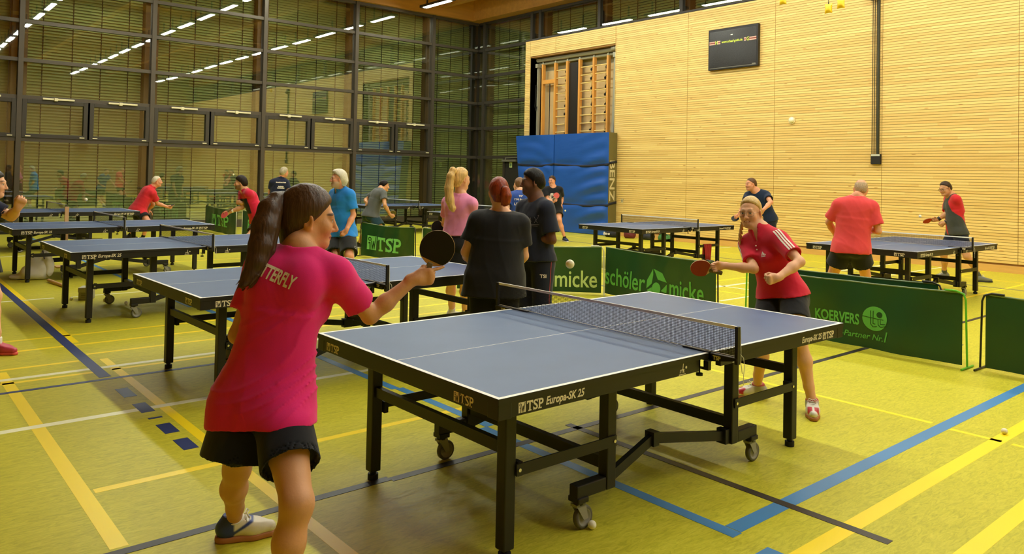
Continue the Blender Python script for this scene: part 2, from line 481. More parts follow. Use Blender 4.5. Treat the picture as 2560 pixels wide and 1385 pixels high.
MB().add([(GX - .127, 20.12 - x, 2.025 + y) for x, y in g[0]], [f[::-1] for f in g[1]]).build('symbol', mat('sign_green', (60, 130, 60), .5), sg)

# outside blinds, one per bay
blind_mat = mat('blind_slat', (146, 156, 92), .5)
cord_mat = mat('blind_cord', (26, 24, 18), .8)
def blind(a, b, along, at, z0, label, pitch=.078):
    root = empty('venetian_blind', (0, 0, 0))
    tag(root, label, 'blind', 'outside blinds behind the glazing')
    m = MB(); z = z0 + .05; th = math.radians(62)
    while z < ZC - .05:
        dy, dz = .046 * math.cos(th), .046 * math.sin(th)
        if along == 'x':
            for s in range(3):
                pass
            vs = [(u, at + q * dy + .006 * (1 - q * q), z + q * dz) for u in (a, b) for q in (-1, -.4, .4, 1)]
        else:
            vs = [(at + q * dy + .006 * (1 - q * q), u, z + q * dz) for u in (a, b) for q in (-1, -.4, .4, 1)]
        m.add(vs, [(0, 1, 5, 4), (1, 2, 6, 5), (2, 3, 7, 6)], 0, True)
        z += pitch
    m.build('slats', blind_mat, root)
    n = max(2, round((b - a) / .61))
    for i in range(n):
        u = a + (b - a) * (i + .5) / n
        c = MB()
        if along == 'x': c.box(u - .012, u + .012, at - .017, at - .010, z0 + .02, ZC)
        else: c.box(at - .017, at - .010, u - .012, u + .012, z0 + .02, ZC)
        c.build('ladder_tape', cord_mat, root)
    return root
ordn = ['outside the hall', 'outside the hall', 'at the far left', 'behind the net at far left', 'behind the man in red polo', 'behind the man in dark blue', 'behind the man in the grey shirt', 'left of the glazed corner']
for i in range(1, len(MULX) - 1):
    blind(MULX[i] + .18, MULX[i + 1] - .2, 'x', WY + .34, .1, 'closed olive grey outside blind in the bay ' + ordn[i])
blind(19.45, 21.7, 'y', GX + .34, .1, 'closed outside blind right of the glazed corner, above the emergency door')
for j in range(0, 5):
    blind(ys[j + 1] + .18, ys[j] - .2, 'y', GX + .34, WTOP + .1, 'closed outside blind in the high window above the slat wall, %s' % ('over the wall bars', 'over the climbing recess corner', 'over the score board', 'over the cable duct', 'over the right hand court')[j])

# ceiling
glu = mat('ceiling_timber', (206, 150, 72), .5, vary=(2.5, .10, (.3, 4, 4)))
ceil = MB().box(X0, 17.4, Y0, WY + .6, 8.3, 8.42).build('ceiling', mat('ceiling_deck', (196, 146, 78), .6, vary=(2, .1))); tag(ceil, kind='structure')
def beam(x0, x1, y0, y1, z0=ZC, z1=8.3): MB().box(x0, x1, y0, y1, z0, z1).build('beam', glu, ceil)
beam(X0, 17.4, WY - .22, WY + .5); beam(GX - .45, 17.4, Y0, WY - .22)
for x in (15.35, 11.8, 7.15, 2.55, -2.0, -5.2): beam(x - .11, x + .11, Y0, WY - .22, 7.45)
for y in (19.2, 14.2, 9.2, 4.2, -.8, -5.8): beam(X0, GX - .45, y - .1, y + .1, 7.62)
w2 = MB().box(X0 - .2, X0, Y0, WY + .3, 0, 8.4).build('wall_left', mat('far_wall', (168, 134, 78), .7)); tag(w2, kind='structure')
w3 = MB().box(X0, 17.4, Y0 - .2, Y0, 0, 8.4).build('wall_back', mat('far_wall', (168, 134, 78), .7)); tag(w3, kind='structure')

# ceiling lights in rows along y
lens = mat('lamp_diffuser', (255, 250, 235), .4, emit=(*LAMP_COLOR, LAMP_POWER))
hous = mat('lamp_housing', (58, 46, 34), .6)
def ceiling_light():
    r = empty('ceiling_light', (0, 0, 0))
    tag(r, 'slim batten ceiling light with white diffuser between timber beams', 'ceiling light', 'rows of ceiling lights')
    MB().box(-.11, .11, -.86, .86, .012, .09).box(-.02, .02, -.6, -.56, .09, .5).box(-.02, .02, .56, .6, .09, .5).build('housing', hous, r)
    MB().box(-.075, .075, -.70, .70, 0, .012).build('diffuser', lens, r)
    return r
L0 = ceiling_light(); first = True
for x in (4.88, 9.40, 14.10):
    for i in range(13):
        y = 20.5 - 2.2 * i
        o = L0 if first else copy_tree(L0)
        first = False
        o.location = (x, y, 7.13)
        o.keys()
        if x > 14 and i == 0:
            o['label'] = 'slim batten ceiling light near the glazed corner, top edge of the photo'; del o['group']
# ---------------------------------------------------------------- table tennis tables
TL, TB, TH = 1.37, .7625, .76
blue_top = mat('table_blue', (74, 96, 136), .42, vary=(5, .05), spec=.45)
white_line = mat('table_line', (248, 246, 236), .5)
steel = mat('black_steel', (30, 27, 22), .45, spec=.4)
rub = mat('black_rubber', (16, 15, 14), .7)
logo_w = mat('logo_cream', (226, 216, 184), .6)
grey_p = mat('caster_grey', (150, 148, 136), .5)
grey_t = mat('tyre_grey', (96, 94, 84), .6)
chrome = mat('bolt_chrome', (220, 216, 200), .25, metal=.9)
net_m = mat('net_navy', (30, 32, 44), .8)
string_w = mat('white_string', (226, 222, 206), .8)

def tsp_geo(square=True):
    """slab serif letters with a square emblem left of them; cap height 1"""
    T, S, P = (text_geo(c, 1.40, .030) for c in 'TSP')
    def fit(g, x0, w):
        xs = [p[0] for p in g[0]]; ys = [p[1] for p in g[0]]
        return [((x - min(xs)) / (max(xs) - min(xs)) * w + x0, (y - min(ys)) / (max(ys) - min(ys))) for x, y in g[0]], g[1]
    gs = []
    x = 1.06 if square else 0
    gs += [fit(T, x, .80), rect(x + .2, x + .6, 0, .12), rect(x, x + .12, .72, 1), rect(x + .68, x + .8, .72, 1)]
    gs += [fit(S, x + .84, .62), rect(x + .84, x + .94, 0, .3), rect(x + 1.34, x + 1.43, .70, 1.0)]
    gs += [fit(P, x + 1.56, .64), rect(x + 1.48, x + 1.96, 0, .12), rect(x + 1.48, x + 1.6, .88, 1)]
    light = merge(*gs)
    sq = rect(0, .92, 0, 1) if square else None
    dark = merge(ring2(.24, .76, .075, .15, 14), stroke2([(.16, .46), (.26, .52), (.28, .0)], .09), stroke2([(.40, .62), (.46, .06), (.60, .62), (.66, .08), (.82, .94)], .085))
    return light, sq, dark, x + 2.2
TSP_L, TSP_SQ, TSP_D, TSP_W = tsp_geo()
def put(mb, g, fn, mi=0, flip=False):
    mb.add([fn(x, y) for x, y in g[0]], [f[::-1] for f in g[1]] if flip else g[1], mi)

def table():
    root = empty('table_tennis_table', (0, 0, 0))
    for s in (-1, 1):
        t = MB()
        a, b = (.004, TL) if s > 0 else (-TL, -.004)
        t.box(a, b, -TB, TB, TH - .022, TH, 0)
        e = .0006
        xo = s * TL; xi = s * (TL - .02)
        t.box(min(xo, xi), max(xo, xi), -TB, TB, TH, TH + e, 1)
        for y in (-1, 1): t.box(min(s * .006, xi), max(s * .006, xi), min(y * TB, y * (TB - .02)), max(y * TB, y * (TB - .02)), TH, TH + e, 1)
        t.box(min(s * .006, xi), max(s * .006, xi), -.0018, .0018, TH, TH + e, 1)
        # black edge band under the playing surface
        t.box(min(xo, xo + s * .0012), max(xo, xo + s * .0012), -TB, TB, TH - .024, TH - .001, 2)
        for y in (-1, 1): t.box(a, b, min(y * TB, y * (TB + .0012)), max(y * TB, y * (TB + .0012)), TH - .024, TH - .001, 2)
        t.build('tabletop', [blue_top, white_line, steel], root)
        ap = MB(); z0, z1 = .678, TH - .022
        for y in (-1, 1):
            y0, y1 = sorted((y * (TB - .035), y * (TB - .003)))
            ap.box(min(s * .09, s * (TL - .003)), max(s * .09, s * (TL - .003)), y0, y1, z0, z1)
        ap.box(min(s * (TL - .035), s * (TL - .003)), max(s * (TL - .035), s * (TL - .003)), -TB + .035, TB - .035, z0, z1)
        for y in (-1, 1):  # corner caps
            x0, x1 = sorted((s * (TL - .07), s * (TL - .0015))); y0, y1 = sorted((y * (TB - .07), y * (TB - .0015)))
            ap.box(x0, x1, y0, y1, z0 - .003, z1)
        apo = ap.build('apron', steel, root); bevel(apo, .003)
        # printed marks: near and far long sides, short end
        H = .041; lw = TSP_W * H
        eu = text_geo('Europa-SK 25', .046, .0012, .25, .86); ew = max(p[0] for p in eu[0])
        def mark(org, dx, seq):
            m = MB(); zc = .7085
            x = 0
            for k in seq:
                if k == 'tsp':
                    for g, mi, off in ((TSP_SQ, 0, .0004), (TSP_L, 0, .0004), (TSP_D, 1, .0008)):
                        put(m, g, lambda u, v: org(x + u * H, zc - H / 2 + v * H, off), mi)
                    x += lw + .012
                elif k == 'eu':
                    put(m, eu, lambda u, v: org(x + u, zc - .012 + v, .0004)); x += ew + .012
                elif k == 'ittf':
                    h = .05
                    g = merge(text_geo('ITTF', .022, .0006, .2, .8), ([], []))
                    put(m, g, lambda u, v: org(x + u, zc - .016 + v, .0004))
                    put(m, merge(rect(-.006, .046, -.026, -.022), stroke2([(.028, .03), (.024, .0), (.034, -.016)], .005), disc2(.05, .006, .007, 10)), lambda u, v: org(x + u, zc + v, .0006))
            m.build('logo', [logo_w, steel], apo)
        near = lambda x0: (lambda u, v, o: (x0 + u, -TB + .003 - o - .0005, v))
        far = lambda x0: (lambda u, v, o: (x0 - u, TB - .003 + o + .0005, v))
        if s < 0:
            mark(near(-1.265), 1, ['tsp', 'eu']); mark(near(-.245), 1, ['ittf'])
            mark(far(-.83), 1, ['eu', 'tsp'])
            for y in (-.47, .66): mark(lambda u, v, o, y=y: (-TL + .003 - o - .0005, y - u, v), 1, ['tsp'])
        else:
            mark(near(.885), 1, ['eu', 'tsp']); mark(near(.20), 1, ['ittf'])
            mark(far(1.265), 1, ['tsp', 'eu'])
            for y in (-.66, .47): mark(lambda u, v, o, y=y: (TL - .003 + o + .0005, y + u, v), 1, ['tsp'])
        # undercarriage
        for y in (-1, 1):
            x = s * 1.14
            lg = MB().box(x - .03, x + .03, y * .545 - .03, y * .545 + .03, .045, .70).build('leg', steel, root); bevel(lg, .006)
            MB().cyl((x, y * .545, 0), (x, y * .545, .03), .028).cyl((x, y * .545, .03), (x, y * .545, .05), .016).build('foot', rub, lg)
            MB().box(x - s * .055 - .012, x - s * .055 + .012, y * .545 - y * .02 - .01, y * .545 + y * .034 + .004, .345, .405).build('bracket', rub, lg)
            xi = s * .51
            il = MB().box(xi - .031, xi + .031, y * .545 - .03, y * .545 + .03, .15, .70).build('leg', steel, root); bevel(il, .006)
            x0, x1 = sorted((xi + s * .031, s * .735))
            am = MB().box(x0, x1, y * .545 - .027, y * .545 + .027, .150, .213).build('caster_arm', steel, root); bevel(am, .006)
            # caster
            cx = s * .70
            cs = MB().box(cx - .034, cx + .034, y * .545 - .036, y * .545 + .036, .132, .158).cyl((cx, y * .545, .12), (cx, y * .545, .14), .024)
            yy = y * .545
            ca = cs.build('caster', steel, root); bevel(ca, .005)
            wx, ww = cx + .030, .0145
            fk = MB()
            for q in (-1, 1):
                fk.prism([(cx - .03, .122), (cx + .028, .122), (wx + .016, .05), (wx - .012, .048)], lambda u, v, t: (u, yy + q * t, v), .017, .021)
            fk.box(cx - .03, cx + .03, yy - .021, yy + .021, .112, .124)
            fk.build('fork', grey_p, ca)
            wh = MB()
            n = 24; prof = [(.0, ww * .5), (.030, ww * .5), (.034, ww * .8), (.040, ww), (.050, ww), (.0545, ww * .55), (.0545, -ww * .55), (.050, -ww), (.040, -ww), (.034, -ww * .8), (.030, -ww * .5), (0, -ww * .5)]
            vs = []; fs = []; ms = []
            for i in range(n):
                t = 2 * math.pi * i / n
                for (r_, q) in prof: vs.append((wx + r_ * math.cos(t), yy + q, .0545 + r_ * math.sin(t)))
            for i in range(n):
                for j in range(len(prof) - 1):
                    k = len(prof); a_, b_ = i * k + j, ((i + 1) % n) * k + j
                    wh.add([], [], 0); wh.f.append([a_, b_, b_ + 1, a_ + 1]); wh.m.append(0 if 2 < j < 8 else 1); wh.s.append(True)
            wh.v = vs
            wh.build('wheel', [grey_t, grey_p], ca)
            # side brace with bolts
            yb = y * .582
            br = MB().box(min(s * .49, s * 1.115), max(s * .49, s * 1.115), yb - .004, yb + .004, .352, .402).build('brace', steel, root)
            for q in (s * .505, s * 1.10): MB().cyl((q, yb, .377), (q, yb + y * .009, .377), .008, 10).build('bolt', chrome, br)
        MB().box(s * 1.14 - .015, s * 1.14 + .015, -.515, .515, .44, .492).build('end_rail', steel, root)
        MB().box(s * .51 - .018, s * .51 + .018, -.515, .515, .235, .292).build('cross_rail', steel, root)
        MB().box(min(s * .09, s * .12), max(s * .09, s * .12), -.70, .70, .69, .73).build('cross_rail', steel, root)
    for y in (-1, 1):   # folding V linkage between the inner legs
        hg = (-.13 + .02, y * .49, .287)
        fl = MB().bar((-.485, y * .53, .185), hg, .028, .05).bar(hg, (.485, y * .53, .19), .028, .05).box(hg[0] - .022, hg[0] + .022, hg[1] - .03, hg[1] + .03, hg[2] - .036, hg[2] + .036)
        fl.box(.44, .478, y * .53 - .03, y * .53 + .03, .155, .235)
        fl.build('fold_link', steel, root)
    # net assembly
    net = MB(); nw = TB + .1475; nz0, nz1 = TH + .004, TH + .1525
    nx, nz = 205, 17
    gx = [-nw + 2 * nw * i / nx for i in range(nx + 1)]; gz = [nz0 + (nz1 - nz0 - .012) * k / nz for k in range(nz + 1)]
    t = .0011
    for u in gx: net.add([(-t * .5, u - t, nz0), (-t * .5, u + t, nz0), (-t * .5, u + t, nz1), (-t * .5, u - t, nz1)], [(0, 1, 2, 3)]); 
    for w in gz: net.add([(t * .5, -nw, w - t), (t * .5, nw, w - t), (t * .5, nw, w + t), (t * .5, -nw, w + t)], [(0, 1, 2, 3)])
    no = net.build('net', net_m, root)
    MB().box(-.004, .004, -nw, nw, nz1 - .014, nz1 + .001).build('tape', white_line, no)
    MB().tube([(0, -nw + .01, nz0 + .004), (0, 0, nz0 + .001), (0, nw - .01, nz0 + .004)], .0016, 5).build('bottom_cord', string_w, no)
    for y in (-1, 1):
        pm = MB()
        pm.box(-.011, .011, y * (TB + .1525) - .009, y * (TB + .1525) + .009, TH - .03, TH + .152)
        pm.prism([(TB - .16, TH + .001), (TB + .16, TH + .001), (TB + .16, TH - .012), (TB + .03, TH - .036), (TB + .002, TH - .036), (TB + .002, TH + .006), (TB - .16, TH + .008)], lambda u, v, t_: (t_, y * u, v), -.017, .017)
        pm.prism([(TB + .002, TH - .03), (TB + .03, TH - .03), (TB + .03, TH - .075), (TB - .05, TH - .075), (TB - .05, TH - .068), (TB + .002, TH - .068)], lambda u, v, t_: (t_ - .05, y * u, v), -.012, .012)
        po = pm.build('post', steel, no)
        MB().cyl((-.05, y * (TB - .03), TH - .10), (-.05, y * (TB - .03), TH - .024), .004, 8).cyl((-.05, y * (TB - .03), TH - .112), (-.05, y * (TB - .03), TH - .10), .017, 12).build('clamp_screw', rub, po)
        m = MB(); h = .022
        put(m, merge(text_geo('TSP', .028, .0012), ([], [])), (lambda u, v: (.0 - .0178, -TB - .025 - u, TH - .026 + v)) if y < 0 else (lambda u, v: (-.0178, TB + .10 - u, TH - .026 + v)))
        m.build('logo', logo_w, po)
        cd = MB().tube([(.012, y * (nw + .012), nz1), (.014, y * (nw + .016), TH + .03), (.016, y * (nw + .014), TH - .02), (.022, y * (nw + .02), TH - .075)], .0018, 5).tube([(.012, y * (nw + .012), TH + .02), (.03, y * (nw + .02), TH - .0), (.036, y * (nw + .022), TH - .04), (.03, y * (nw + .02), TH - .10), (.033, y * (nw + .02), TH - .13)], .0016, 5)
        cd.build('cord', string_w, po)
    return root
TABLES = [
 (3.271, 3.053, 0, 'nearest blue table tennis table, between the women in pink and in the red polo'),
 (3.129, 6.088, 1.27, 'blue table behind the woman in the pink shirt, second nearest of the left row'),
 (3.017, 9.602, 1.09, 'blue table with the grey box and white bag under it, third of the left row'),
 (2.989, 13.182, .57, 'blue table fourth in the left row, with the white bag at its near legs'),
 (3.043, 17.665, .71, 'blue table at far left, last of the left row, before the window wall'),
 (11.634, 9.373, 0, 'blue table with a red towel on its frame, right of the blue mats'),
 (11.711, 4.88, -1.0, 'blue table beside the slat wall, between the men in coral and in grey and red'),
 (11.768, 18.691, 0, 'blue table behind the man in the grey shirt, near the glazed corner'),
 (11.6, 14.35, 0, 'blue table behind the blonde woman in the pale pink shirt, mostly hidden'),
]
TAB = []
for i, (x, y, r, lab) in enumerate(TABLES):
    o = table() if i == 0 else copy_tree(TAB[0])
    o.location = (x, y, 0); o.rotation_euler = (0, 0, math.radians(r))
    tag(o, lab, 'table', 'table tennis tables'); TAB.append(o)
# ---------------------------------------------------------------- court barriers
vinyl = mat('barrier_green', (26, 70, 34), .38, vary=(2.5, .12), bump=(5, .25), spec=.5)
print_l = mat('print_light_green', (124, 206, 112), .55)
print_p = mat('print_pale_green', (196, 218, 140), .55)
print_m = mat('print_mid_green', (92, 172, 74), .55)
hem_m = mat('hem_pale', (120, 142, 110), .35)  # pale tone paints the highlight along the barrier's top edge
pole_w = mat('pole_white', (214, 212, 190), .4)
pole_k = mat('pole_black', (24, 24, 22), .45)
pole_g = mat('pole_green', (96, 186, 40), .45)
BH = .665
def barrier(a, b, label, prints=(), poles=(pole_k, pole_k), seed=0, amp=.012, sag=.02):
    A = Vector((a[0], a[1], 0)); Bv = Vector((b[0], b[1], 0)); L = (Bv - A).length; d = (Bv - A) / L
    nrm = Vector((d.y, -d.x, 0))            # towards the camera side
    if nrm.x > 0: nrm = -nrm
    rnd = random.Random(seed); ph = [rnd.uniform(0, 6.28) for _ in range(6)]
    def S(u, z, off=0.0):
        q = u / L
        e = min(1, 4 * q * (1 - q) + .15)
        w = amp * e * (math.sin(u * 7.3 + ph[0] + z * 2) + .6 * math.sin(u * 13 + ph[1] - z * 5) + .5 * math.sin(z * 9 + ph[2] + u * 3)) + .05 * amp / .012 * e * (.5 - z / BH) * math.sin(u * 2.1 + ph[3])
        zz = z - sag * 4 * q * (1 - q) * (z / BH)
        return A + d * u + nrm * (w + off) + Vector((0, 0, zz))
    root = empty('court_barrier', (0, 0, 0)); tag(root, label, 'barrier', 'green court barriers')
    m = MB(); nu, nz = 60, 14; rows = []
    for side in (0, 1):
        vs = [S(L * i / nu, .025 + (BH - .025) * k / nz, .003 if side == 0 else -.003) for i in range(nu + 1) for k in range(nz + 1)]
        fs = [(i * (nz + 1) + k, (i + 1) * (nz + 1) + k, (i + 1) * (nz + 1) + k + 1, i * (nz + 1) + k + 1) for i in range(nu) for k in range(nz)]
        m.add(vs, fs, 0, True)
    fab = m.build('fabric', vinyl, root)
    top = MB().tube([S(L * i / 24, BH, 0) for i in range(25)], .008, 6).build('top_hem', hem_m, root)
    for g, mt, u0, z0, s, sx in prints:
        g2 = ([(x * s * sx, y * s) for x, y in g[0]], g[1])
        g3 = geo_sub(*g2, .06)
        pm = MB(); pm.add([S(u0 + x, z0 + y, .0068 if mt is not vinyl else .0085) for x, y in g3[0]], g3[1], 0, False)
        po = pm.build('print', mt, fab)
        po['label'] = 'light green printed lettering'
    for i, pm_ in enumerate(poles):
        if pm_ is None: continue
        u = 0.0 if i == 0 else L; s = -1 if i == 0 else 1
        p = A + d * (u + s * .012)
        t = MB()
        t.tube([p + d * (-s * .16) + Vector((0, 0, BH + .012)), p + d * (-s * .06) + Vector((0, 0, BH + .012)), p + d * (s * .0) + Vector((0, 0, BH - .012)), p + d * (s * .016) + Vector((0, 0, BH - .06)), p + Vector((0, 0, .02)) - nrm * .0 + d * s * .03], .009, 8)
        q = p + d * s * .03
        t.tube([q - nrm * .13 + Vector((0, 0, .011)), q + nrm * .13 + Vector((0, 0, .011))], .009, 8)
        t.build('pole', pm_, root)
    return root
tsp_l, tsp_sq, tsp_d, tsp_w = TSP_L, TSP_SQ, TSP_D, TSP_W
TSPG = merge(TSP_L)
def tsp_print(u0, z0, hgt, width):
    k = width / (tsp_w * hgt)
    return [(TSP_SQ, print_l, u0, z0, hgt, k), (TSP_L, print_l, u0, z0, hgt, k), (TSP_D, vinyl, u0, z0, hgt, k)]
def emblem():
    # plain cube-like mark made of kites around a disc
    P = []
    def poly(*p): P.append((list(p), [tuple(range(len(p)))]))
    poly((-.95, .1), (-.45, .95), (-.40, .55), (-.48, -.1), (-.95, -.5)); poly((-.38, .95), (.55, .75), (1.0, .15), (.1, .25)); poly((1.0, .02), (.98, -.6), (.45, -.5)); poly((-.9, -.6), (-.3, -.95), (-.45, -.35))
    P.append(disc2(.0, -.38, .42, 20))
    return merge(*P)
EMB = emblem()
sch = text_geo('schöler', 1.0, .012, 0, 1); mik = text_geo('micke', 1.0, .012, 0, 1)
def fitw(g, w): 
    k = w / max(p[0] for p in g[0]); return k
def mical(u0, z0, w1=.84, w2=.60, mt=print_m, only=False):
    out = []
    s1, s2 = .335, .335
    if not only: out.append((sch, mt, u0, z0, s1, w1 / (max(p[0] for p in sch[0]) * s1)))
    out.append((EMB, mt, u0 + 1.045, z0 + .14, .185, 1.0)); out.append((mik, mt, u0 + 1.265, z0, s2, w2 / (max(p[0] for p in mik[0]) * s2)))
    return out
barrier((7.25, 21.35), (7.05, 18.65), 'green barrier at far left, in front of the window wall, with lettering', tsp_print(.58, .20, .29, 1.5), (pole_k, pole_w), 1)
barrier((7.16, 18.50), (7.13, 16.35), 'green barrier behind the young man in the red and black polo', tsp_print(.35, .18, .29, 1.2), (pole_w, pole_k), 2)
barrier((7.12, 16.2), (6.95, 13.55), 'green barrier behind the man in the blue polo shirt', tsp_print(.9, .17, .29, 1.25), (pole_k, pole_k), 3)
barrier((7.58, 13.45), (7.70, 11.75), 'green barrier with large letters, between the men in blue and the woman in pale pink', tsp_print(.21, .16, .275, 1.09), (pole_k, pole_k), 4, .016, .035)
barrier((7.80, 11.62), (7.80, 9.6), 'green barrier behind the black racket, left of the blonde woman in pale pink', tsp_print(.45, .16, .275, 1.09), (pole_w, pole_k), 5)
barrier((6.5, 8.8), (7.93, 7.37), 'green barrier right behind the man in the navy T-shirt, under the flying ball', mical(.10, .10, mt=print_p), (pole_k, pole_w), 6)
barrier((7.97, 7.33), (7.65, 5.30), 'green barrier in the middle with the cube emblem, left of the red racket', mical(.0, .165), (None, pole_k), 7, .009, .015)
koe = text_geo('KOERVERS', 1.0, .03, 0, 1); slog = text_geo('Tischtennis-Partner Nr.', 1.0, .012, .25, 1); one = text_geo('1', 1.0, .02, .25, 1)
tt_dark = merge(stroke2([(-.32, .62), (-.32, -.45), (-.12, -.68), (.18, -.6)], .06), stroke2([(-.12, .62), (-.12, -.42), (.05, -.42)], .06), stroke2([(.28, -.05), (.30, -.45), (.5, -.62), (.86, -.5)], .06), stroke2([(.46, -.05), (.48, -.38), (.86, -.34)], .06), stroke2([(-1, .12), (.2, .02), (.7, .0)], .05), disc2(.38, .36, .24, 18))
kp = [(koe, print_m, .79, .245, .145, .455 / (max(p[0] for p in koe[0]) * .145)), (disc2(0, 0, 1, 32), print_m, 1.395, .325, .12, 1.0),
      (tt_dark, vinyl, 1.395, .325, .12, 1.0), (slog, print_m, .68, .115, .082, .80 / (max(p[0] for p in slog[0]) * .082)), (one, print_m, 1.475, .115, .14, .75)]
kb = barrier((7.55, 4.8), (7.52, 2.63), 'green barrier with round emblem at right, its stand bright green', kp, (pole_g, pole_g), 8, .014, .02)
A_ = Vector((7.55, 4.8, 0)); d_ = Vector((-.03, -2.17, 0)).normalized()
barrier((7.98, 4.95), (7.97, 3.0), 'plain green barrier standing just behind the one with the round emblem', (), (pole_k, pole_k), 9)
barrier((7.60, 2.47), (7.55, .3), 'green barrier cut by the right edge of the photo', (), (pole_k, pole_k), 10, .012)
# dark linework of the round emblem, on the same cloth
def overlay(root, a, b, g, mt, u0, z0, s, seed, amp, sag):
    pass

# ---------------------------------------------------------------- blue mats
mat_blue = mat('mat_blue', (30, 84, 172), .42, vary=(1.5, .06), bump=(3.5, .5, (1, .6, 2.2)), spec=.5)
mat_olive = mat('mat_olive', (108, 100, 54), .6, vary=(4, .06))
strap = mat('mat_strap', (22, 26, 42), .7)
def soft_mat(y0, y1, label, olive, skew, seed):
    root = empty('gym_mat', (0, 0, 0)); tag(root, label, 'mat', 'soft blue gym mats')
    n, k = 44, 56; H = 2.93; xb, xf = WX - .015, WX - .375
    rnd = random.Random(seed); ph = [rnd.uniform(0, 6) for _ in range(8)]
    def F(i, j):
        u, v = i / n, j / k; z = .012 + v * (H - .012)
        yl = y1 + skew * (1 - v); y = yl + (y0 - yl) * u
        e = min(1, 12 * u * (1 - u)); 
        f = 0
        for zc in (2.02, .86): f += .045 * math.exp(-((z - zc) / .10) ** 2)
        w = math.sin(z * 16 + 1.6 * math.sin(u * 3.2 + ph[0]) * 2 + ph[1]) * .022 + math.sin(z * 9 - u * 5 + ph[2]) * .016
        w *= (.5 + .5 * math.sin(u * 5 + ph[3])) * (1 if z < 2.1 else .35)
        return (xf + (f + w * 1.3) * e + .10 * max(0, .25 - v) + .02 * (1 - e), y, z)
    m = MB()
    vs = [F(i, j) for i in range(n + 1) for j in range(k + 1)]
    m.add(vs, [(i * (k + 1) + j, (i + 1) * (k + 1) + j, (i + 1) * (k + 1) + j + 1, i * (k + 1) + j + 1) for i in range(n) for j in range(k)], 0, True)
    for u in (0, n):   # side faces
        sv = []
        for j in range(k + 1):
            x, y, z = F(u, j); sv += [(x, y, z), (xb, y, z)]
        m.add(sv, [(2 * j, 2 * j + 2, 2 * j + 3, 2 * j + 1) if u else (2 * j + 1, 2 * j + 3, 2 * j + 2, 2 * j) for j in range(k)], 1 if (u and olive) else 0, True)
    tv = []
    for i in range(n + 1):
        x, y, z = F(i, k); tv += [(x, y, z), (xb, y, z - .01)]
    m.add(tv, [(2 * i, 2 * i + 1, 2 * i + 3, 2 * i + 2) for i in range(n)], 0, True)
    m.box(xf + .1, xb, y0 + .03, y1 - .2, .012, .03, 0)
    body = m.build('cover', [mat_blue, mat_olive], root)
    if olive:
        g = text_geo('BENZ', .30, .006, 0, 1.28); w = max(p[0] for p in g[0])
        t = MB(); t.add([(xf + .075 + v * .98, y0 - .003, 2.16 - u * 1.19 / w) for u, v in g[0]], g[1])
        t.build('lettering', mat('mat_letters', (206, 196, 156), .6), body)
    for zc in (2.02, .86):
        s = MB(); vs = []
        jj = (zc - .012) / (H - .012) * k
        for i in range(n + 1):
            x, y, z = F(i, jj); vs += [(x - .006, y, zc - .035 - .05 * math.sin(i / n * 3.14)), (x - .006, y, zc + .035 - .05 * math.sin(i / n * 3.14))]
        x, y, z = F(n, jj)
        vs += [(x + .02, y - .006, zc + .0), (x + .02, y - .006, zc + .07), (xb, y - .006, zc + .05), (xb, y - .006, zc + .12)]
        s.add(vs, [(2 * i, 2 * i + 1, 2 * i + 3, 2 * i + 2) for i in range(n + 2)], 0, True)
        so = s.build('strap', strap, root); sd = so.modifiers.new('thickness', 'SOLIDIFY'); sd.thickness = .006
    return root
soft_mat(14.80, 17.03, 'wide blue gym mat with olive side and white letters, right of the pair', True, 0.0, 3)
soft_mat(17.06, 18.84, 'blue gym mat leaning left of the lettered mat, beside the emergency door', False, -.35, 5)

# ---------------------------------------------------------------- climbing apparatus in the recess
beech = mat('beech', (222, 156, 70), .45, vary=(5, .08, (1, 1, .2)))
rung_m = mat('rung_pale', (232, 200, 120), .45)
steel_g = mat('painted_steel', (176, 172, 150), .4, metal=.35)
rope_m = mat('rope_black', (24, 22, 18), .8)
hold_k = mat('hold_black', (26, 22, 16), .6)
def wall_bars(ys, label, first_high):
    r = empty('wall_bars', (0, 0, 0)); tag(r, label, 'wall bars', 'wall bars in the recess')
    xs = 16.78
    for y in ys:
        u = MB().box(xs - .05, xs + .06, y - .035, y + .035, 0, 5.26).build('upright', beech, r)
        MB().tube([(xs, y, 5.20), (xs - .02, y, 5.30), (xs - .01, y, 5.37), (xs + .05, y, 5.37)], .03, 8).build('hook', steel_g, u)
    for a, b, full in ((ys[0], ys[1], not first_high), (ys[1], ys[2], True)):
        if not full:
            MB().box(xs - .05, xs + .04, a + .035 if a < b else b + .035, b - .035 if a < b else a - .035, 4.62, 4.74).build('crosspiece', beech, r); continue
        lo, hi = sorted((a, b))
        for i in range(20):
            z = .35 + .245 * i
            MB().cyl((xs, lo + .035, z), (xs, hi - .035, z), .018, 8).build('rung', rung_m, r)
    return r
wall_bars((18.28, 17.70, 17.16), 'wooden wall bars left of the dark panel, their left bay without rungs', True)
wall_bars((16.62, 16.02, 15.45), 'wooden wall bars right of the dark panel, two bays with pale rungs', False)
pn = MB().box(16.80, 16.86, 16.66, 17.12, 0, 5.2).build('dark_panel', mat('panel_dark', (30, 20, 10), .5)); tag(pn, 'tall dark panel between the two wall bars above the blue mats', 'panel')
fr = empty('climbing_rig', (0, 0, 0)); tag(fr, 'grey steel frame with roller pipe around the wall bars in the recess', 'frame')
MB().cyl((16.72, 15.05, 5.40), (16.72, 18.5, 5.40), .065, 16).build('roller', steel_g, fr)
MB().cyl((16.82, 15.2, 5.29), (16.82, 18.5, 5.29), .05, 14).build('top_pipe', steel_g, fr)
MB().box(16.64, 16.98, 18.42, 18.52, 5.16, 5.28).box(16.70, 16.80, 18.44, 18.5, 0, 5.2).build('post', steel_g, fr)
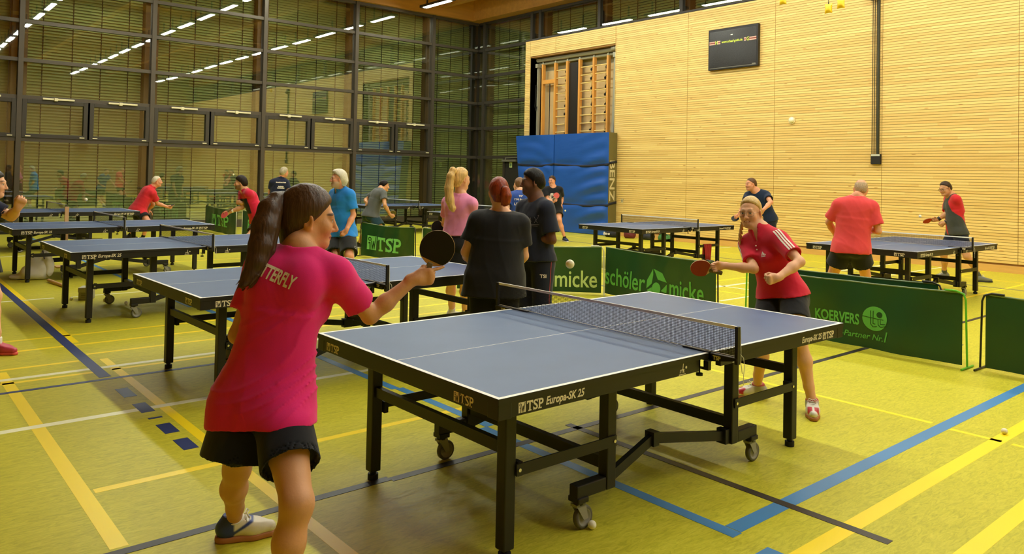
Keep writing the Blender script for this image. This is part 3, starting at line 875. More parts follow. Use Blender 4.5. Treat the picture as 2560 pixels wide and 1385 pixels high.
MB().box(16.64, 16.98, 15.02, 15.16, 5.16, 5.30).bar((16.74, 15.12, 5.2), (16.74, 15.28, 0), .09, .07, (1, 0, 0)).bar((16.9, 15.05, 5.2), (16.9, 15.05, 0), .03, .04, (1, 0, 0)).build('post', steel_g, fr)
MB().ball((16.66, 15.1, 5.42), .085).cyl((16.66, 15.0, 5.42), (16.66, 15.2, 5.42), .075, 14).build('winch', steel_g, fr)
MB().tube([(16.72, 14.99, 5.3), (16.71, 15.0, 4.2), (16.71, 15.005, 3.72), (16.71, 14.99, 3.6), (16.70, 14.965, 3.72), (16.70, 14.96, 4.4), (16.71, 14.97, 5.35)], .014, 6).build('rope', rope_m, fr)
MB().tube([(16.66, 18.5, 4.6), (16.65, 18.52, 3.9), (16.66, 18.48, 3.75), (16.68, 18.46, 3.9)], .012, 6).build('rope', rope_m, fr)
MB().cyl((16.80, 17.99, 0), (16.80, 17.99, 4.64), .014, 8).build('pole', rope_m, fr)
hold_board = MB().box(16.98, GX - .12, 15.2, 18.45, .02, 5.05).build('climbing_board', mat('board_birch', (214, 186, 132), .65, vary=(2.5, .14, (1, 1, .25)))); tag(hold_board, 'birch climbing board with small holds and cords behind the wall bars', 'board')
rr = random.Random(11)
for y in (15.72, 16.3, 17.42, 17.86):
    for i in range(8):
        z = 3.05 + .27 * i + rr.uniform(-.04, .04)
        if z > 5: continue
        h_ = MB().ball((16.95, y + rr.uniform(-.03, .03), z), (.03, .035, .045), 8, 6).tube([(16.95, y, z + .02), (16.94, y - .05, z + .08)], .012, 5).build('hold', hold_k, hold_board)
    MB().tube([(16.96, y + .02, 3.0), (16.955, y, 3.8), (16.96, y + .02, 5.0)], .008, 5).build('cord', rung_m, hold_board)

# ---------------------------------------------------------------- things on the slat wall
board = empty('scoreboard', (0, 0, 0)); tag(board, 'black electronic scoreboard with yellow web address on the slat wall', 'scoreboard')
BY0, BY1, BZ0, BZ1 = 10.27, 11.69, 4.41, 5.44
bc = MB().box(WX - .09, WX - .001, BY0, BY1, BZ0, BZ1).build('case', mat('score_black', (20, 16, 10), .35), board); bevel(bc, .008)
MB().box(WX - .094, WX - .09, BY0 + .04, BY1 - .04, BZ0 + .06, BZ1 - .06).build('face', mat('score_face', (26, 21, 14), .2), board)
MB().box(WX - .097, WX - .09, BY0 + .05, BY1 - .05, BZ0 + .035, BZ0 + .05).box(WX - .097, WX - .09, BY0 + .06, BY0 + .16, BZ0 + .05, BZ0 + .08).build('strip', mat('score_grey', (120, 116, 104), .4), board)
fx = WX - .096
def on_board(u, v, o=0): return (fx - o, BY1 - u, BZ1 - v)
stripe = [mat('stripe_pale', (216, 176, 160), .6), mat('stripe_red', (140, 60, 50), .6), mat('score_letters', (226, 240, 90), .6), mat('score_white', (240, 240, 226), .5)]
s = MB()
for (a, b) in ((.035, .20), (.27, .36), (1.035, 1.095), (1.185, 1.375)):
    for v, mi in ((.305, 0), (.333, 1), (.361, 0)):
        s.add([on_board(a, v + .028), on_board(b, v + .028), on_board(b, v), on_board(a, v)], [(0, 1, 2, 3)], mi)
s.build('stripes', stripe, board)
for ch, u0 in (('H', .205), ('G', 1.105)):
    s = MB(); g = text_geo(ch, .13, .002, 0, .8); s.add([on_board(u0 + x, .388 - y, .001) for x, y in g[0]], g[1], 2); s.build('letter', stripe, board)
g = text_geo('www.schauf-gmbh.de', .085, .002); w = max(p[0] for p in g[0]); s = MB(); s.add([on_board(.395 + x * .60 / w, .372 - y, .001) for x, y in g[0]], g[1], 2)
s.add([on_board(.655, .20, .001), on_board(.715, .20, .001), on_board(.715, .175, .001), on_board(.655, .175, .001)], [(0, 1, 2, 3)], 3)
s.build('web_address', stripe, board)
duct = empty('cable_duct', (0, 0, 0)); tag(duct, 'black cables running down the slat wall into a small black box', 'cables')
for y in (7.545, 7.50, 7.455): MB().cyl((WX - .03, y, 2.2), (WX - .03, y, 5.75), .007, 6).build('cable', rope_m, duct)
MB().box(WX - .05, WX - .001, 7.40, 7.435, 2.2, 5.75).build('cable', mat('strip_green_black', (46, 48, 30), .6), duct)
MB().box(WX - .06, WX - .002, 7.355, 7.555, 2.04, 2.25).build('box', hold_k, duct)
MB().box(WX - .066, WX - .06, 7.365, 7.545, 2.21, 2.25).build('lid', mat('clip_pale', (206, 206, 190), .4), duct)
MB().ball((WX - .12, 7.52, 5.62), (.11, .08, .09)).box(WX - .1, WX - .001, 7.36, 7.56, 5.6, 5.8).build('winch', hold_k, duct)
lampo = empty('wall_fitting', (0, 0, 0)); tag(lampo, 'small round white fitting on the slat wall below the scoreboard', 'fitting')
MB().cyl((WX - .02, 9.41, 3.06), (WX - .001, 9.41, 3.06), .09, 20).build('plate', mat('fitting_plate', (226, 206, 150), .5), lampo)
MB().ball((WX - .03, 9.41, 3.065), (.05, .065, .065)).build('cover', mat('fitting_white', (250, 246, 220), .4), lampo)
for (y, z, lb) in ((14.58, 1.0, 'small socket plate on the slat wall right of the blue mats'), (7.48, 1.11, 'small pale switch plate on the slat wall behind the man in coral')):
    r = empty('socket_plate', (0, 0, 0)); tag(r, lb, 'socket')
    o = MB().box(WX - .016, WX - .001, y - .045, y + .045, z - .06, z + .06).build('cover', mat('socket_cream', (206, 190, 140), .5), r); bevel(o, .004)
    MB().cyl((WX - .018, y, z), (WX - .015, y, z), .03, 12).build('insert', mat('socket_grey', (150, 140, 110), .5), r)
# yellow bags hanging from the roof
ymat = mat('bag_yellow', (240, 196, 30), .35, bump=(14, .4))
for (y, zb, lb) in ((7.78, 5.08, 'small yellow bag hanging from the roof, lowest and middle of three'), (7.52, 5.14, 'small yellow bag hanging right of the middle one, before the slat wall'), (8.80, 5.42, 'small yellow bag hanging at the top edge, left of the other two')):
    r = empty('hanging_bag', (0, 0, 0)); tag(r, lb, 'bag', 'yellow bags hanging from the roof')
    m = MB(); n = 10
    pts = []
    for side in (1, -1):
        vs = []
        for i in range(n + 1):
            for j in range(n + 1):
                u, v = i / n * 2 - 1, j / n * 2 - 1
                t = (1 - u ** 4) * (1 - v ** 4)
                pin = 1 - .13 * (1 - v * v) * 0 - .10 * (1 - u * u)
                vs.append((15.0 + side * .055 * t, y + u * .085 * (1 - .14 * (1 - v * v)), zb + .10 + v * .10 * (1 - .10 * (1 - u * u))))
        m.add(vs, [(i * (n + 1) + j, (i + 1) * (n + 1) + j, (i + 1) * (n + 1) + j + 1, i * (n + 1) + j + 1) for i in range(n) for j in range(n)], 0, True)
    m.build('bag', ymat, r)
    MB().cyl((15.0, y, zb + .19), (15.0, y, 7.62), .006, 6).ball((15.0, y, zb + .215), .014, 8, 6).build('cord', rope_m, r)

# ---------------------------------------------------------------- loose things on the floor and tables
ball_w = mat('ball_white', (246, 240, 214), .45)
BALLS = [
 ((2.6288, 2.474, .02), 'white ball on the floor against the front caster of the nearest table'),
 ((5.7591, 1.758, .02), 'white ball on the floor near the yellow line at lower right'),
 ((2.92, 16.4, .02), 'white ball on the floor at far left, near the fourth table'),
 ((6.86, 8.43, .02), 'white ball on the floor before the pale lettered barrier'),
 ((2.333, 10.338, .02), 'white ball on the floor under the third table, right of its grey box'),
 ((2.485, 9.991, .02), 'white ball on the floor under the third table, nearest its caster'),
 ((2.033, 10.66, .02), 'white ball on the floor touching the small grey box'),
 ((2.45, 2.469, 1.23), 'white ball flying above the nearest table net'),
 ((2.04, 10.09, 1.25), 'white ball flying over the far left tables'),
 ((6.32, 16.94, 1.54), 'white ball in the air above the young man in red and black'),
 ((12.28, 12.56, .87), 'white ball in the air beside the man at the blue mats'),
 ((11.38, 4.53, 1.18), 'white ball in the air left of the red racket at far right'),
]
b0 = None
for p, lb in BALLS:
    if b0 is None:
        b0 = MB().ball((0, 0, 0), .02, 20, 14).build('table_tennis_ball', ball_w); o = b0
    else: o = copy_tree(b0)
    o.location = p; tag(o, lb, 'ball', 'table tennis balls')
boxr = empty('carton', (2.20, 10.66, 0), math.radians(-24)); tag(boxr, 'small grey carton on the floor under the third table', 'box')
gb = mat('carton_grey', (168, 164, 142), .7)
o = MB().box(-.07, .07, -.10, .10, 0, .15).build('body', gb, boxr); bevel(o, .004)
MB().box(-.074, .074, -.104, .104, .10, .152).build('lid', mat('carton_lid', (190, 186, 164), .7), boxr)
m = MB()
for z in (.075, .055, .035): m.box(-.04, .02, -.1015, -.1, z, z + .008)
m.build('print', mat('carton_print', (120, 116, 100), .7), boxr)
# white bag hanging from the third table's near end, and the broom handle in it
bagm = mat('bag_white', (226, 218, 206), .8, bump=(6, .5), vary=(3, .05))
# ---------------------------------------------------------------- figures: implicit surfaces turned into smooth meshes
V3 = lambda p: np.array(p, float)
def unit(v):
    v = np.asarray(v, float); return v / (np.linalg.norm(v) + 1e-12)
def frame_of(fwd, up):
    """rows: right, forward, up"""
    f = unit(fwd); u = np.asarray(up, float); u = unit(u - f * (u @ f)); r = np.cross(f, u)
    return np.array([r, f, u])

class Field:
    def __init__(self):
        self.ops = []
    def _add(self, fn, lo, hi, k, mode='+'):
        self.ops.append((fn, np.asarray(lo, float), np.asarray(hi, float), k, mode)); return self
    def cone(self, a, b, ra, rb, k=.02, mode='+', flat0=False, flat1=False):
        a, b = V3(a), V3(b); R = max(ra, rb)
        d = b - a; L2 = d @ d + 1e-12; dn = d / math.sqrt(L2); L = math.sqrt(L2)
        def fn(X, Y, Z):
            px, py, pz = X - a[0], Y - a[1], Z - a[2]
            t0 = (px * d[0] + py * d[1] + pz * d[2]) / L2
            t = np.clip(t0, 0, 1)
            q = np.sqrt((px - t * d[0]) ** 2 + (py - t * d[1]) ** 2 + (pz - t * d[2]) ** 2) - (ra + (rb - ra) * t)
            if flat0: q = np.maximum(q, -t0 * L)
            if flat1: q = np.maximum(q, (t0 - 1) * L)
            return q
        return self._add(fn, np.minimum(a, b) - R, np.maximum(a, b) + R, k, mode)
    def chain(self, pts, rs, k=.02, mode='+'):
        for i in range(len(pts) - 1): self.cone(pts[i], pts[i + 1], rs[i], rs[i + 1], k, mode)
        return self
    def ell(self, c, r, M=None, k=.02, mode='+'):
        c = V3(c); r = V3(r); M = np.eye(3) if M is None else np.asarray(M); R = r.max()
        def fn(X, Y, Z):
            px, py, pz = X - c[0], Y - c[1], Z - c[2]
            q = [(M[i, 0] * px + M[i, 1] * py + M[i, 2] * pz) for i in range(3)]
            k0 = np.sqrt(sum((q[i] / r[i]) ** 2 for i in range(3))); k1 = np.sqrt(sum((q[i] / r[i] ** 2) ** 2 for i in range(3))) + 1e-9
            return k0 * (k0 - 1) / k1
        return self._add(fn, c - R, c + R, k, mode)
    def etube(self, a, b, M, ra, rb, k=.02, mode='+', round0=0.0):
        """elliptic tube from a to b with flat ends; M rows right, forward, up; ra/rb = (rx, ry)"""
        a, b = V3(a), V3(b); d = b - a; L = np.linalg.norm(d); dn = d / L; R = max(*ra, *rb)
        rx = unit(M[0] - dn * (M[0] @ dn)); ry = np.cross(dn, rx)
        def fn(X, Y, Z):
            px, py, pz = X - a[0], Y - a[1], Z - a[2]
            t0 = (px * dn[0] + py * dn[1] + pz * dn[2]); t = np.clip(t0 / L, 0, 1)
            x = px * rx[0] + py * rx[1] + pz * rx[2]; y = px * ry[0] + py * ry[1] + pz * ry[2]
            ex = ra[0] + (rb[0] - ra[0]) * t; ey = ra[1] + (rb[1] - ra[1]) * t
            k0 = np.sqrt((x / ex) ** 2 + (y / ey) ** 2); k1 = np.sqrt((x / ex ** 2) ** 2 + (y / ey ** 2) ** 2) + 1e-9
            q = k0 * (k0 - 1) / k1
            q = np.maximum(q, -t0); q = np.maximum(q, t0 - L)
            return q
        return self._add(fn, np.minimum(a, b) - R, np.maximum(a, b) + R, k, mode)
    def cut(self, p, n, lo=None, hi=None, k=.0):
        """remove what lies beyond plane (p, n)"""
        p = V3(p); n = unit(n)
        fn = lambda X, Y, Z: (X - p[0]) * n[0] + (Y - p[1]) * n[1] + (Z - p[2]) * n[2]
        return self._add(fn, [-1e3] * 3 if lo is None else lo, [1e3] * 3 if hi is None else hi, k, 'cut')
    def warp(self, fn):
        return self._add(fn, [-1e3] * 3, [1e3] * 3, 0, 'warp')
    def bounds(self):
        lo = np.min([o[1] for o in self.ops if o[4] == '+'], axis=0); hi = np.max([o[2] for o in self.ops if o[4] == '+'], axis=0)
        return lo - .03, hi + .03
    def grid(self, lo, hi, h):
        n = np.maximum(4, np.ceil((hi - lo) / h).astype(int) + 1)
        D = np.full(n, 1.0, np.float32)
        ax = [lo[i] + h * np.arange(n[i]) for i in range(3)]
        for fn, l, u, k, mode in self.ops:
            pad = (k + 3 * h) if mode in '+-' else 0
            i0 = [int(max(0, math.floor((max(l[i], -900) - pad - lo[i]) / h))) for i in range(3)]
            i1 = [int(min(n[i], math.ceil((min(u[i], 900) + pad - lo[i]) / h) + 1)) for i in range(3)]
            if any(a >= b for a, b in zip(i0, i1)): continue
            sl = tuple(slice(a, b) for a, b in zip(i0, i1))
            X = ax[0][sl[0]][:, None, None]; Y = ax[1][sl[1]][None, :, None]; Z = ax[2][sl[2]][None, None, :]
            q = fn(X, Y, Z).astype(np.float32) if mode != 'warp' else fn(X, Y, Z)
            A = D[sl]
            if mode == '+':
                if k > 0:
                    hh = np.maximum(k - np.abs(A - q), 0) / k; D[sl] = np.minimum(A, q) - hh * hh * (k * .25)
                else: D[sl] = np.minimum(A, q)
            elif mode == '-':
                q = -q
                if k > 0:
                    hh = np.maximum(k - np.abs(A - q), 0) / k; D[sl] = np.maximum(A, q) + hh * hh * (k * .25)
                else: D[sl] = np.maximum(A, q)
            elif mode == 'hair':
                w = np.clip((q / k + 1) , 0, 1); D[sl] = np.maximum(A + k * .38 * w * w, q)
            elif mode == 'cut':
                D[sl] = np.maximum(A, q)
            else:
                D[sl] = np.where(np.abs(A) < .06, A + q, A)
        return D
    def surface(self, h, lo=None, hi=None, smooth=2):
        a, b = self.bounds()
        lo = a if lo is None else np.maximum(a, lo); hi = b if hi is None else np.minimum(b, hi)
        D = self.grid(lo, hi, h)
        return surface_nets(D, lo, h, smooth)

def surface_nets(D, origin, h, smooth=2):
    ins = D < 0
    c = np.zeros(tuple(s - 1 for s in D.shape), np.int8)
    for i in (0, 1):
        for j in (0, 1):
            for k in (0, 1):
                c += ins[i:i + c.shape[0], j:j + c.shape[1], k:k + c.shape[2]]
    act = (c > 0) & (c < 8)
    idx = np.argwhere(act)
    if len(idx) == 0: return np.zeros((0, 3)), np.zeros((0, 4), int)
    vid = np.full(act.shape, -1, np.int32); vid[act] = np.arange(len(idx))
    corner = [(i, j, k) for i in (0, 1) for j in (0, 1) for k in (0, 1)]
    val = [D[idx[:, 0] + a, idx[:, 1] + b, idx[:, 2] + e] for a, b, e in corner]
    acc = np.zeros((len(idx), 3)); cnt = np.zeros(len(idx))
    for p in range(8):
        for q in range(p + 1, 8):
            df = np.array(corner[q]) - np.array(corner[p])
            if np.abs(df).sum() != 1: continue
            m = (val[p] < 0) != (val[q] < 0)
            t = np.where(m, val[p] / np.where(m, val[p] - val[q], 1), 0)
            acc += np.where(m[:, None], np.array(corner[p]) + t[:, None] * df, 0); cnt += m
    V = (idx + acc / cnt[:, None]) * h + origin
    F = []
    for ax in range(3):
        sh = list(D.shape); a = [slice(None)] * 3; b = [slice(None)] * 3
        a[ax] = slice(0, -1); b[ax] = slice(1, None)
        s0 = ins[tuple(a)]; s1 = ins[tuple(b)]
        e = np.argwhere(s0 != s1)
        o1, o2 = (ax + 1) % 3, (ax + 2) % 3
        ok = (e[:, o1] > 0) & (e[:, o2] > 0) & (e[:, o1] < sh[o1] - 1) & (e[:, o2] < sh[o2] - 1)
        e = e[ok]
        def cell(d1, d2):
            q = e.copy(); q[:, o1] -= d1; q[:, o2] -= d2; return vid[q[:, 0], q[:, 1], q[:, 2]]
        Q = np.stack([cell(1, 1), cell(0, 1), cell(0, 0), cell(1, 0)], 1)
        fl = s0[e[:, 0], e[:, 1], e[:, 2]]
        Q[~fl] = Q[~fl][:, ::-1]
        F.append(Q)
    F = np.concatenate(F)
    F = F[(F >= 0).all(1)]
    for _ in range(smooth):
        S = np.zeros_like(V); n = np.zeros(len(V))
        for i in range(4):
            for j in ((i + 1) % 4, (i + 3) % 4):
                np.add.at(S, F[:, i], V[F[:, j]]); np.add.at(n, F[:, i], 1)
        m = n > 0
        V[m] = V[m] * .5 + .5 * S[m] / n[m][:, None]
    return V, F

def mesh_of(name, V, F, base, mats, col=None, mi=None):
    me = bpy.data.meshes.new(name)
    V = np.asarray(V) - np.asarray(base)
    me.vertices.add(len(V)); me.vertices.foreach_set('co', V.astype(np.float32).ravel())
    me.loops.add(F.size); me.polygons.add(len(F))
    me.loops.foreach_set('vertex_index', F.astype(np.int32).ravel())
    me.polygons.foreach_set('loop_start', np.arange(0, F.size, 4, dtype=np.int32))
    try: me.polygons.foreach_set('loop_total', np.full(len(F), 4, np.int32))
    except Exception: pass
    me.polygons.foreach_set('use_smooth', np.ones(len(F), bool))
    for m in (mats if isinstance(mats, (list, tuple)) else [mats]): me.materials.append(m)
    if mi is not None: me.polygons.foreach_set('material_index', mi.astype(np.int32))
    if col is not None:
        at = me.color_attributes.new('tint', 'FLOAT_COLOR', 'POINT')
        at.data.foreach_set('color', np.concatenate([col, np.ones((len(col), 1))], 1).astype(np.float32).ravel())
    me.update(calc_edges=True); me.validate()
    return me

def sdf_object(name, field, h, base, mats, parent=None, fine=(), colfn=None, smooth=2):
    """one mesh; `fine` = list of (centre, radius, voxel) regions meshed more finely"""
    V, F = field.surface(h, smooth=smooth)
    parts = []
    cen = V[F].mean(1) if len(F) else np.zeros((0, 3))
    keep = np.ones(len(F), bool)
    for c, r, fh in fine: keep &= np.linalg.norm(cen - c, axis=1) > r - .4 * h
    parts.append((V, F[keep]))
    for c, r, fh in fine:
        v, f = field.surface(fh, V3(c) - r - 2 * h, V3(c) + r + 2 * h, smooth=smooth)
        if len(f) == 0: continue
        q = np.linalg.norm(v[f].mean(1) - c, axis=1) <= r + .4 * h
        parts.append((v, f[q]))
    VV = []; FF = []; n = 0
    for v, f in parts:
        u, inv = np.unique(f.ravel(), return_inverse=True)
        VV.append(v[u]); FF.append(inv.reshape(-1, 4) + n); n += len(u)
    V = np.concatenate(VV); F = np.concatenate(FF)
    col = colfn(V) if colfn else None
    o = bpy.data.objects.new(name, mesh_of(name, V, F, base, mats, col)); COL.objects.link(o)
    if parent is None: o.location = base
    else: o.parent = parent
    return o

def srgb(*c): return np.array(lin(*c)[:3])
def sstep(a, b, x):
    t = np.clip((x - a) / (b - a), 0, 1); return t * t * (3 - 2 * t)
skin_mats = {}
def skin_mat():
    return mat('skin', (220, 170, 130), .52, attr='tint', vary=(9, .05), bump=(90, .08), spec=.35)
def cloth_mat(name, col, rough=.85, fold=1.0, attr=None, vary=.05):
    m = mat('cloth_' + name, col, rough, bump=(7, .55 * fold, (1, 1, .55)), vary=(300, vary), sheen=.15, spec=.2, attr=attr)
    return m
def hair_mat(name, col, scale=(110, 110, 3), va=.34):
    return mat('hair_' + name, col, .40, vary=(1.0, va, scale), bump=(1.0, .28, scale), spec=.18 if max(col) < 70 else .35)

# ---- hand: palm, five fingers and thumb grown into the body field
POSE = {'relaxed': ((14, 22, 18), (18, 26, 20), (22, 30, 22), (26, 32, 24), 25), 'fist': ((72, 88, 55), (76, 90, 58), (78, 92, 60), (80, 92, 60), 60),
        'grip': ((50, 70, 45), (62, 80, 50), (68, 82, 52), (70, 82, 52), 45), 'point': ((8, 10, 6), (62, 84, 52), (68, 86, 54), (72, 86, 54), 45), 'curl': ((40, 55, 35), (46, 60, 38), (50, 64, 40), (54, 66, 40), 40)}
def hand(F, wrist, d, thumb, right, pose='relaxed', s=1.0, k=.006, detail=True):
    d = unit(d); w = np.asarray(thumb, float); w = unit(w - d * (w @ d)); n = np.cross(d, w) * (-1 if right else 1)
    W = V3(wrist)
    M = np.array([w, n, d])
    F.cone(W - d * .02 * s, W + d * .02 * s, .024 * s, .027 * s, .02)
    F.ell(W + d * .052 * s, (.041 * s, .0165 * s, .050 * s), M, .016)
    F.cone(W + d * .078 * s + w * .028 * s, W + d * .078 * s - w * .026 * s, .0135 * s, .0115 * s, .014)
    F.cone(W + d * .02 * s + w * .018 * s + n * .006 * s, W + d * .05 * s + w * .026 * s + n * .008 * s, .015 * s, .013 * s, .014)
    angs = POSE[pose]
    tips = []
    for i, (off, L, r) in enumerate(((.029, .070, .0088), (.010, .078, .0090), (-.010, .072, .0085), (-.028, .056, .0076))):
        p = W + d * (.086 - .004 * abs(i - 1)) * s + w * off * s
        a = 0; sp = (.07 if i == 0 else 0 if i == 1 else -.05 * (i - 1))
        dd0 = unit(d + w * sp)
        for j, (f, an) in enumerate(zip((.46, .30, .24), angs[i])):
            a += math.radians(an)
            dd = dd0 * math.cos(a) + n * math.sin(a)
            q = p + dd * L * f * s
            F.cone(p, q, r * s * (1 - .07 * j), r * s * (1 - .07 * (j + 1)), k if j == 0 else .003)
            p = q
        tips.append(p)
    ta = math.radians(angs[4])
    p = W + d * .028 * s + w * .026 * s + n * .006 * s
    t1 = unit(d * .75 + w * .75 * math.cos(ta) + n * (.25 + .6 * math.sin(ta)))
    q = p + t1 * .040 * s
    F.cone(p, q, .013 * s, .0105 * s, .010)
    t2 = unit(d * .9 + w * (.25 - .6 * math.sin(ta)) + n * (.15 + .5 * math.sin(ta)))
    q2 = q + t2 * .032 * s; F.cone(q, q2, .0105 * s, .0085 * s, .004)
    return M

# ---- head
def head(F, c, fw, up, s=1.0, sex='m', detail=1):
    M = frame_of(fw, up); c = V3(c)
    def L(r, f, u): return c + (M[0] * r + M[1] * f + M[2] * u) * s
    F.ell(L(0, -.014, .022), (.073 * s, .094 * s, .090 * s), M, .02)
    F.ell(L(0, .028, -.040), (.057 * s, .060 * s, .072 * s), M, .03)
    ch = .018 if sex == 'f' else .022
    F.ell(L(0, .066, -.094), (ch * 1.1 * s, ch * s, ch * .9 * s), M, .03)
    for q in (-1, 1):
        F.cone(L(q * .052, .0, -.050), L(q * .020, .062, -.094), .020 * s, .018 * s, .03)
        F.ell(L(q * .036, .062, -.030), (.024 * s, .022 * s, .026 * s), M, .03)
    F.cone(L(-.032, .076, .020), L(.032, .076, .020), .013 * s, .013 * s, .018)
    for q in (-1, 1):
        F.ell(L(q * .031, .100, .000), (.017 * s, .015 * s, .011 * s), M, .010, '-')
        F.ell(L(q * .031, .0755, .000), (.0135 * s, .0130 * s, .0120 * s), M, .002)
        F.cone(L(q * .040, .079, .007), L(q * .022, .084, .008), .0050 * s, .0050 * s, .005)     # upper lid
        F.cone(L(q * .040, .077, -.009), L(q * .022, .081, -.009), .0040 * s, .0040 * s, .006)   # lower lid
    F.cone(L(0, .084, .014), L(0, .106, -.030), .0075 * s, .0105 * s, .012)
    F.ell(L(0, .107, -.034), (.010 * s, .010 * s, .009 * s), M, .008)
    for q in (-1, 1):
        F.ell(L(q * .011, .094, -.038), (.0075 * s, .010 * s, .0075 * s), M, .006)
        F.cone(L(q * .022, .075, -.0655), L(0, .0875, -.0620), .0038 * s, .0060 * s, .006)      # upper lip
        F.cone(L(q * .020, .075, -.0685), L(0, .0860, -.0725), .0038 * s, .0060 * s, .006)      # lower lip
        F.cone(L(q * .026, .0775, -.067), L(0, .099, -.0672), .0012 * s, .0016 * s, .003, '-')
        # ear: rim, lobe, hollow
        e = L(q * .076, -.010, -.012)
        Me = np.array([unit(M[0] * q + M[1] * -.45), unit(M[1] + M[0] * q * .45), M[2]])
        F.ell(e, (.0085 * s, .020 * s, .031 * s), Me, .006)
        F.ell(e + Me[0] * .008 * s + M[2] * .004 * s, (.0060 * s, .0125 * s, .020 * s), Me, .004, '-')
        F.ell(L(q * .074, -.003, -.037), (.0065 * s, .009 * s, .010 * s), Me, .006)
    return M
def head_tint(V, c, M, s, base, lips, brow, eye, beard=None, blush=.10, smile=0.0):
    q = (V - c) @ M.T / s
    x, f, u = q[:, 0], q[:, 1], q[:, 2]; ax = np.abs(x)
    col = np.tile(base, (len(V), 1))
    def mix(m, cc):
        nonlocal col
        col = col * (1 - m[:, None]) + cc * m[:, None]
    red = base * np.array([1.05, .80, .74])
    near = sstep(.16, .13, np.linalg.norm(q, axis=1))
    mix(near * blush * 4 * np.exp(-((ax - .04) / .022) ** 2 - ((u + .035) / .025) ** 2) * (f > .03), red)
    mix(near * .5 * np.exp(-(x / .012) ** 2 - ((u + .034) / .012) ** 2) * (f > .09), red)
    mix(near * .4 * sstep(.066, .074, ax) * (f < .03) * (np.abs(u + .012) < .04), red)
    if beard is not None:
        bm = near * sstep(-.040, -.056, u - .25 * (ax - .03) * (ax > .03)) * sstep(-.02, .01, f)
        bm = np.maximum(bm, near * sstep(.012, .0, np.abs(u + .052)) * (ax < .03) * (f > .06))
        mix(bm * beard[1], beard[0])
    lm = .8 * near * sstep(.0090, .0050, np.abs(u + .0672 - smile * ax * 6)) * sstep(.027, .021, ax) * (f > .065)
    mix(lm, lips)
    mix(near * sstep(.0022, .0008, np.abs(u + .0672 - smile * ax * 6)) * (ax < .024) * (f > .065) * .8, lips * .35)
    if smile: mix(near * sstep(.0026, .0012, np.abs(u + .0670 - smile * ax * 5)) * sstep(.017, .014, ax) * (f > .065), srgb(226, 216, 196))
    bu = .024 + .006 * np.sin(np.clip((ax - .012) / .036, 0, 1) * 3.0) - .10 * np.clip(ax - .038, 0, 1)
    mix(near * sstep(.0046, .0028, np.abs(u - bu)) * sstep(.010, .016, ax) * sstep(.052, .046, ax) * (f > .045) * .85, brow)
    ed = np.sqrt(((ax - .031) / 1.0) ** 2 + (u / .85) ** 2)
    em = near * (ed < .0118) * (f > .0805)
    eyeb = (np.abs(u) < .0050) & (ax > .020) & (ax < .042)
    mix(near * (eyeb & (f > .074)) * 1.0, srgb(196, 180, 164))
    mix(near * (np.sqrt((ax - .031) ** 2 + u ** 2) < .0060) * (f > .074), eye)
    mix(near * sstep(.0026, .001, np.abs(np.abs(u - .0) - .0068 + .06 * np.abs(ax - .031))) * (ax > .017) * (ax < .045) * (f > .072) * (u > 0) * .9, brow * .5)
    return col

def wrinkle(amp, freq, seed, dirs=None):
    rnd = np.random.RandomState(seed)
    K = [(rnd.randn(3) * freq * np.array([1, 1, .6]), rnd.uniform(0, 6.28), rnd.uniform(.6, 1.2)) for _ in range(5)]
    def fn(X, Y, Z):
        out = 0; w = .35 * np.sin(X * freq * .8 + 1) + .35 * np.sin(Y * freq * .7 + Z * freq * .5)
        for v, p, a in K:
            q = np.sin(X * v[0] + Y * v[1] + Z * v[2] + p + w * 2.0)
            out = out + a * (1 - np.abs(q)) ** 2
        return (-amp * (out / 5 * 2 - .6)).astype(np.float32)
    return fn
